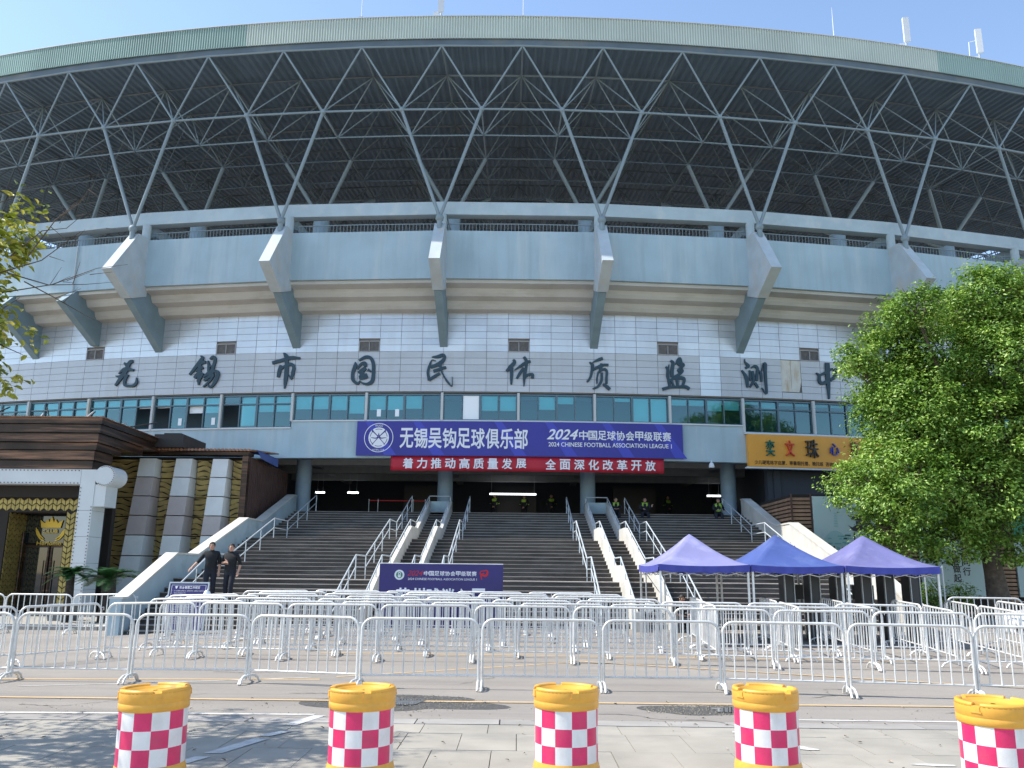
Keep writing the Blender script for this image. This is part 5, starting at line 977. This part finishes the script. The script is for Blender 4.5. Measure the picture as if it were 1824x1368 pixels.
# ------------------------------------------------------------------ water-filled drums in front
def drum():
    t = thing('traffic_drum', '', 'traffic drum', (0, 0, 0), 0, 'yellow drums along the road edge')
    MB().lathe([(.255, 0), (.272, .012), (.272, .13), (.264, .17), (.258, .191)], n=48).build('base', 'drum_yellow', t, False)
    b = MB(); n = 48
    for r_ in range(3):
        for k in range(12):
            vs = []; z0 = .191 + .14 * r_; z1 = z0 + .14
            for i in range(5): a = 2 * math.pi * (k + i / 4) / 12; vs += [(.258 * math.cos(a), .258 * math.sin(a), z0), (.258 * math.cos(a), .258 * math.sin(a), z1)]
            b.add(vs, [(2 * i, 2 * i + 2, 2 * i + 3, 2 * i + 1) for i in range(4)], (k + r_) % 2, True)
    me = b.mesh('reflective_tape', ['tape_red', 'tape_white']); bm = bmesh.new(); bm.from_mesh(me); bmesh.ops.remove_doubles(bm, verts=bm.verts, dist=1e-4); bmesh.ops.recalc_face_normals(bm, faces=bm.faces); bm.to_mesh(me); bm.free(); link('reflective_tape', me, t, False)
    MB().lathe([(.258, .611), (.266, .618), (.2675, .668), (.2655, .672), (.2655, .678), (.268, .682), (.270, .745), (.268, .76)], n=48, caps=False).lathe([(.268, .76), (.20, .768), (.195, .75), (.02, .752)], n=48, caps=False).build('collar', 'drum_yellow', t, False)
    for k in range(4):
        b = MB(); a0 = k * math.pi / 2 + .22; vs = []; m = 12
        for i in range(m + 1):
            a = a0 + (math.pi / 2 - .24) * i / m; c, s = math.cos(a), math.sin(a); vs += [(.269 * c, .269 * s, .755), (.262 * c, .262 * s, .782), (.228 * c, .228 * s, .784), (.215 * c, .215 * s, .755)]
        b.add(vs, [(4 * i + j, 4 * i + 4 + j, 4 * i + 4 + (j + 1) % 4, 4 * i + (j + 1) % 4) for i in range(m) for j in range(4)], 0, True); b.add(vs, [(0, 1, 2, 3), (4 * m + 3, 4 * m + 2, 4 * m + 1, 4 * m)]); b.build('rim', 'drum_yellow', t, False)
    for k in range(4):
        a = k * math.pi / 2 + .10; c, s = math.cos(a), math.sin(a); MB().box((.258 * c, .258 * s, .738), (.03, .06, .04), a).box((.256 * c, .256 * s, .716), (.038, .08, .010), a).build('lug', 'drum_yellow', t, False)
    return t
d0 = drum()
for i, (x, y, rz, rx, l) in enumerate(((-3.02, 7.45, .35, .0, 'yellow drum with red and white checks in the tree shade, leftmost of the five'), (-1.31, 7.60, .2, 0, 'yellow drum with red and white checks beside the larger wet patch'), (.43, 7.74, -1.45, 0, 'yellow drum with red and white checks in the middle of the five'), (2.18, 7.84, -1.2, 0, 'yellow drum with red and white checks beside the smaller wet patch'), (3.84, 7.22, -1.05, .02, 'yellow drum with red and white checks set nearer at the right end'))):
    o = d0 if i == 0 else copy_tree(d0); o.location = (x, y, 0); o.rotation_euler = (rx, .01 * (i - 2), rz); o.scale = (1.05, 1.05, 1.0); o['label'] = l

# ------------------------------------------------------------------ people
def person(label, loc, rz, J, kinds, scale=1.0, hat=None, vest=False):
    t = thing('person', label, 'person', loc, rz); t.scale = (scale,) * 3
    V = []; rad = []; E = []; lab = []
    def v(p, r_): V.append(Vector(p)); rad.append(r_); return len(V) - 1
    def e(a, b, k): E.append((a, b)); lab.append(k)
    pe = v(J['pelvis'], (.165, .13)); sp = v(J['spine'], (.165, .13)); chv = v(J['chest'], (.175, .13)); ne = v(J['neck'], (.052, .055)); hb = v(J['jaw'], (.066, .075)); hd = v(J['head'], (.082, .098)); ht = v(J['top'], (.055, .065))
    e(pe, sp, 'shirt'); e(sp, chv, 'shirt'); e(chv, ne, 'shirt'); e(ne, hb, 'skin'); e(hb, hd, 'skin'); e(hd, ht, 'skin')
    for s in ('L', 'R'):
        sh = v(J['sh' + s], (.075, .072)); el = v(J['el' + s], (.055, .052)); wr = v(J['wr' + s], (.026, .028)); e(chv, sh, 'shirt'); e(sh, el, 'shirt'); e(el, wr, 'arm'); d = (Vector(J['wr' + s]) - Vector(J['el' + s])).normalized()
        pa = v(Vector(J['wr' + s]) + d * .06, (.034, .02)); e(wr, pa, 'skin'); a = d.cross(Vector((0, 0, 1)) if abs(d.z) < .85 else Vector((0, 1, 0))).normalized(); c = d.cross(a)
        for k, (o_, l_) in enumerate(((-.027, .062), (-.009, .075), (.009, .07), (.027, .055))):
            f1 = v(Vector(J['wr' + s]) + d * (.095 + .3 * l_) + a * o_ * 1.05 + c * .006, (.0085, .0085)); f2 = v(Vector(J['wr' + s]) + d * (.09 + l_) + a * o_ + c * .03, (.007, .007)); e(pa, f1, 'skin'); e(f1, f2, 'skin')
        th_ = v(Vector(J['wr' + s]) + d * .065 - a * .05 + c * .02, (.0095, .0095)); e(wr, th_, 'skin')
        hp = v(J['hip' + s], (.105, .105)); kn = v(J['kn' + s], (.078, .078)); an = v(J['an' + s], (.066, .066)); to = v(J['to' + s], (.042, .032)); e(pe, hp, 'legs'); e(hp, kn, 'legs'); e(kn, an, 'legs'); e(an, to, 'shoe')
    me = bpy.data.meshes.new('body'); me.from_pydata(V, E, []); o = bpy.data.objects.new('body', me); COL.objects.link(o)
    sk = o.modifiers.new('skin', 'SKIN'); sk.use_smooth_shade = True
    for i, r_ in enumerate(rad): me.skin_vertices[0].data[i].radius = r_
    me.skin_vertices[0].data[pe].use_root = True; o.modifiers.new('sub', 'SUBSURF').levels = 1
    bpy.context.view_layer.update(); m2 = bpy.data.meshes.new_from_object(o.evaluated_get(bpy.context.evaluated_depsgraph_get())); COL.objects.unlink(o); bpy.data.objects.remove(o); m2.name = 'body'
    keys = ['shirt', 'skin', 'arm', 'legs', 'shoe', 'vest']; cols = {'skin': 'skin', 'shoe': 'tyre', 'vest': 'hivis'}; cols.update(kinds); m2.materials.clear()
    for k in keys: m2.materials.append(M[cols.get(k, 'cloth_black')])
    chp, nep, pep = Vector(J['chest']), Vector(J['neck']), Vector(J['pelvis']); ax = (nep - pep); LN = ax.length; ax.normalize()
    for p in m2.polygons:
        c = p.center; best = (9, 0)
        for (a, b), k in zip(E, lab):
            A_, B_ = V[a], V[b]; q = B_ - A_; tt = max(0, min(1, (c - A_).dot(q) / max(q.length_squared, 1e-9))); dd = (c - (A_ + q * tt)).length - .6 * sum(rad[a]) / 4 - .6 * sum(rad[b]) / 4
            if dd < best[0]: best = (dd, k)
        k = best[1]; h = (c - pep).dot(ax) / LN
        if vest and k == 'shirt' and (.36 < h < .46 or (h > .72 and .05 < abs((c - nep).x) < .15)): k = 'vest'
        p.material_index = keys.index(k); p.use_smooth = True
    link('body', m2, t, False)
    hp_ = Vector(J['head']); fwd = Vector(J.get('face', (0, -1, 0))).normalized(); upv = (Vector(J['top']) - Vector(J['jaw'])).normalized()
    b = MB(); n = 14; vs = []; rows = 7; rt_ = fwd.cross(upv).normalized(); fw_ = upv.cross(rt_).normalized()
    if fw_.dot(fwd) < 0: fw_ = -fw_
    for i in range(rows + 1):
        ph = math.pi * .5 * i / rows * 1.22
        for k in range(n):
            a = 2 * math.pi * k / n; ca, sa = math.cos(a), math.sin(a); ph2 = min(ph, (1.05 if ca > .3 else 1.9)); vs.append(hp_ + upv * (.015 + .105 * math.cos(ph2)) + fw_ * (.104 * math.sin(ph2) * ca - .008) + rt_ * .088 * math.sin(ph2) * sa)
    b.add(vs, [(i * n + k, i * n + (k + 1) % n, (i + 1) * n + (k + 1) % n, (i + 1) * n + k) for i in range(rows) for k in range(n)], 0, True); b.build('hair' if not hat else 'cap', hat or 'hair', t, False)
    if hat: q = hp_ + upv * .06 + fw_ * .12; MB().box(q, (.15, .09, .012), math.atan2(fw_.y, fw_.x) + math.pi / 2).build('cap_peak', hat, t, False)
    for s in (-1, 1):
        q = hp_ + fw_ * .088 + rt_ * .031 * s + upv * .0; MB().sphere(q, .011, 8).build('eye', 'hair', t, False); q = hp_ + rt_ * .083 * s - upv * .01; MB().sphere(q, .026, 8, sc=(.5, .7, 1.2)).build('ear', 'skin', t, False)
    q = hp_ + fw_ * .098 - upv * .028; MB().sphere(q, .017, 8, sc=(.8, 1, 1.3)).build('nose', 'skin', t, False); q = hp_ + fw_ * .082 - upv * .064; MB().sphere(q, .018, 8, sc=(1.3, .5, .35)).build('mouth', 'tape_red', t, False)
    return t
STAND = dict(pelvis=(0, 0, .93), spine=(0, 0, 1.10), chest=(0, 0, 1.28), neck=(0, 0, 1.46), jaw=(0, -.015, 1.53), head=(0, -.015, 1.61), top=(0, 0, 1.70), shL=(-.185, 0, 1.39), shR=(.185, 0, 1.39), elL=(-.235, .03, 1.12), elR=(.235, .03, 1.12), wrL=(-.24, -.04, .88), wrR=(.24, -.04, .88),
             hipL=(-.09, 0, .86), hipR=(.09, 0, .86), knL=(-.10, -.03, .48), knR=(.10, -.03, .48), anL=(-.10, .02, .08), anR=(.10, .02, .08), toL=(-.115, -.14, .035), toR=(.115, -.14, .035))
def P(**k): d = dict(STAND); d.update(k); return d
dk_ = dict(shirt='cloth_black', arm='skin', legs='cloth_navy')
zs = RZ * 6
person('man in black shirt stepping down beside the left rail, hand on it', (-8.87, 24.86, zs - .0), R(12), P(knL=(-.11, -.12, .52), anL=(-.11, -.10, .14), toL=(-.12, -.26, .08), elL=(-.36, -.02, 1.14), wrL=(-.50, -.16, .98), head=(0, -.06, 1.60), jaw=(0, -.045, 1.53), top=(0, -.03, 1.70), face=(-.1, -1, -.35)), dk_, 1.0)
person('man in black shirt on the stairs with one forearm across his chest', (-8.30, 24.86, zs), R(-6), P(elL=(-.27, .0, 1.15), wrL=(-.08, -.20, 1.17), elR=(.28, .05, 1.13), wrR=(.27, -.04, .90), knR=(.10, -.12, .52), anR=(.11, -.1, .14), toR=(.12, -.26, .08), face=(.05, -1, -.1)), dk_, .97)
def SIT(lean=.12, **k):
    d = dict(pelvis=(0, 0, .12), spine=(0, -lean * .35, .30), chest=(0, -lean, .48), neck=(0, -lean * 1.5, .66), jaw=(0, -lean * 1.6 - .02, .73), head=(0, -lean * 1.7 - .02, .80), top=(0, -lean * 1.7, .89), shL=(-.185, -lean * 1.2, .59), shR=(.185, -lean * 1.2, .59), elL=(-.25, -.14 - lean, .36), elR=(.25, -.14 - lean, .36), wrL=(-.10, -.36 - lean, .34), wrR=(.10, -.36 - lean, .34),
             hipL=(-.1, -.04, .10), hipR=(.1, -.04, .10), knL=(-.14, -.44, .16), knR=(.14, -.44, .16), anL=(-.15, -.50, -.24), anR=(.15, -.50, -.24), toL=(-.16, -.66, -.29), toR=(.16, -.66, -.29)); d.update(k); return d
of = dict(shirt='cloth_navy', arm='cloth_navy', legs='cloth_navy')
for x, l, k in ((4.52, 'seated officer with bright shoulder patches beside the right ramp, looking down', {}), (5.85, 'seated officer with bright vest panels between the rail and the dark hall', dict(wrR=(.30, -.30, .45))), (9.22, 'seated officer in bright vest in front of the right hall column', dict(elR=(.30, -.10, .36), wrR=(.26, -.35, .30)))):
    person(l, (x, 39.33, 4.43 - RZ), R(-4), SIT(.14, **k), of, .95, 'cloth_navy', True)
for x, y, l in ((-1.35, 48.6, 'officer standing in the dark hall left of the long tube light'), (.35, 49.0, 'officer standing in the dark hall under the long tube light'), (1.9, 48.4, 'officer standing in the dark hall right of the long tube light'), (8.6, 48.8, 'officer standing in the dark hall left of the right column lamp')):
    person(l, (x, y, 4.43), R(random.uniform(-25, 25)), P(elL=(-.28, .02, 1.13), wrL=(-.05, -.16, 1.0), wrR=(.05, -.16, .99), elR=(.28, .02, 1.13)), of, .98, 'cloth_navy', True)
person('person in dark clothes sitting on the lowest steps under the lilac canopy', (4.25, 23.35, .36), R(20), SIT(.2), dk_, .93)

# ------------------------------------------------------------------ hall stanchions and roof masts
sn = thing('queue_rope', 'red belt rope line on steel posts inside the left hall', 'rope barrier', (-5.8, 42, 4.43))
for x in (-7.4, -6.95, -5.2, -4.6): MB().tube([(x, 42, 4.43), (x, 42, 5.22)], .025, 8).lathe([(.14, 0), (.14, .02), (.03, .035)], (x, 42, 4.43), 14).build('post', 'steel_grey', sn)
MB().bx(-7.4, -4.6, 41.99, 42.0, 5.12, 5.17).build('belt', 'red_belt', sn)
for k, (x, y, h) in enumerate(((-7.38, 34.1, 1.6), (.06, 33.95, 1.6), (14.75, 35.35, 1.6))):
    t = thing('lightning_rod', ['thin steel rod on the roof edge, left of the cut-off antenna', 'thin steel rod on the roof edge near the middle', 'thin steel rod on the roof edge, left of the white antennas'][k], 'rod', (x, y, 26.53), 0, 'rods along the roof edge')
    MB().tube([(0, 0, -.05), (0, 0, h * .6), (0, 0, h)], [.025, .02, .008], 6).build('rod', 'sill_white', t, False); MB().box((0, 0, .02), (.18, .18, .05)).build('base_plate', 'steel_grey', t, False)
for k, (x, y, h0, h1) in enumerate(((-3.72, 34.0, .25, 1.9), (18.6, 36.2, .35, 1.65), (22.65, 37.2, .45, 1.75))):
    t = thing('cell_antenna', ['white panel antenna on the roof edge cut off by the top of the picture', 'tall white panel antenna at the right on the roof edge', 'slim white panel antenna on a bracket, furthest right on the roof'][k], 'antenna', (x, y, 26.53), R(-6 * k), 'antennas on the roof edge')
    MB().bx(-.14, .14, -.11, .02, h0, h1).build('panel', 'sill_white', t, False); MB().tube([(0, .12, -.02), (0, .12, h1 - .2)], .035, 8).build('mast', 'steel_grey', t, False)
    b = MB()
    for z in (h0 + .15, h1 - .25): b.bx(-.04, .04, .021, .1, z, z + .06)
    b.build('clamp', 'steel_grey', t, False); MB().bx(-.35, -.10, -.05, .2, -.02, .28).build('radio_box', 'sill_white', t, False)
    if k == 2: MB().tube([(-.45, .12, -.02), (-.40, .12, 1.2), (-.2, .0, 1.15), (-.0, .0, 1.35)], .02, 6).build('arm', 'sill_white', t, False)
for o in bpy.data.objects:
    if o.type == 'MESH' and not o.data.polygons: bpy.data.objects.remove(o)

g = np.random.default_rng(5); C = np.stack([g.uniform(-6, 6, 90), np.concatenate([g.uniform(8.3, 11, 55), g.uniform(11, 12.6, 35)]), np.full(90, .012)], 1)
tag(link('leaf_litter', leaf_mesh('leaf_litter', C, .05, 'grit', np.tile([0, 0, 3.], (90, 1)), 9)), kind='stuff')

for o in bpy.data.objects:
    if o.parent is None and o.type == 'EMPTY':
        k = o.name.split('.')[0]; z = ground_z(o.location.x, o.location.y)
        if k in ('canopy_tent', 'security_gate'): o.location.z += z; o.scale.z = (1.95 - z) / 1.95
        elif k == 'parked_car': o.location.z += z; o.location.x += .95
        elif k in ('metal_stand', 'inspection_table', 'monitor', 'parked_car', 'entrance_board', 'notice_board'): o.location.z += z if k != 'entrance_board' else .1

cr = MB(); rr = random.Random(12)
for (x, y, a, L) in ((-6.5, 11.6, .15, 3.2), (-3.3, 12.9, -.3, 2.4), (.8, 11.3, .1, 2.6), (4.3, 13.0, .5, 2.2), (5.6, 11.7, -.1, 2.5), (-5.2, 15.1, .3, 3.0), (2.2, 14.9, -.2, 3.5), (-.9, 14.1, .9, 1.6)):
    px, py = x, y; w = .010
    for i in range(int(L / .08)):
        a += rr.gauss(0, .35); a *= .93; nx, ny = px + .08 * math.cos(a), py + .05 * math.sin(a) + rr.gauss(0, .008); ww = w * rr.uniform(.4, 1.3)
        cr.add([(px, py - ww, .0045 + ground_z(px, py)), (nx, ny - ww, .0045 + ground_z(nx, ny)), (nx, ny + ww, .0045 + ground_z(nx, ny)), (px, py + ww, .0045 + ground_z(px, py))], [(0, 1, 2, 3)]); px, py = nx, ny
tag(cr.build('crack', 'wet_asphalt', road), kind='stuff')
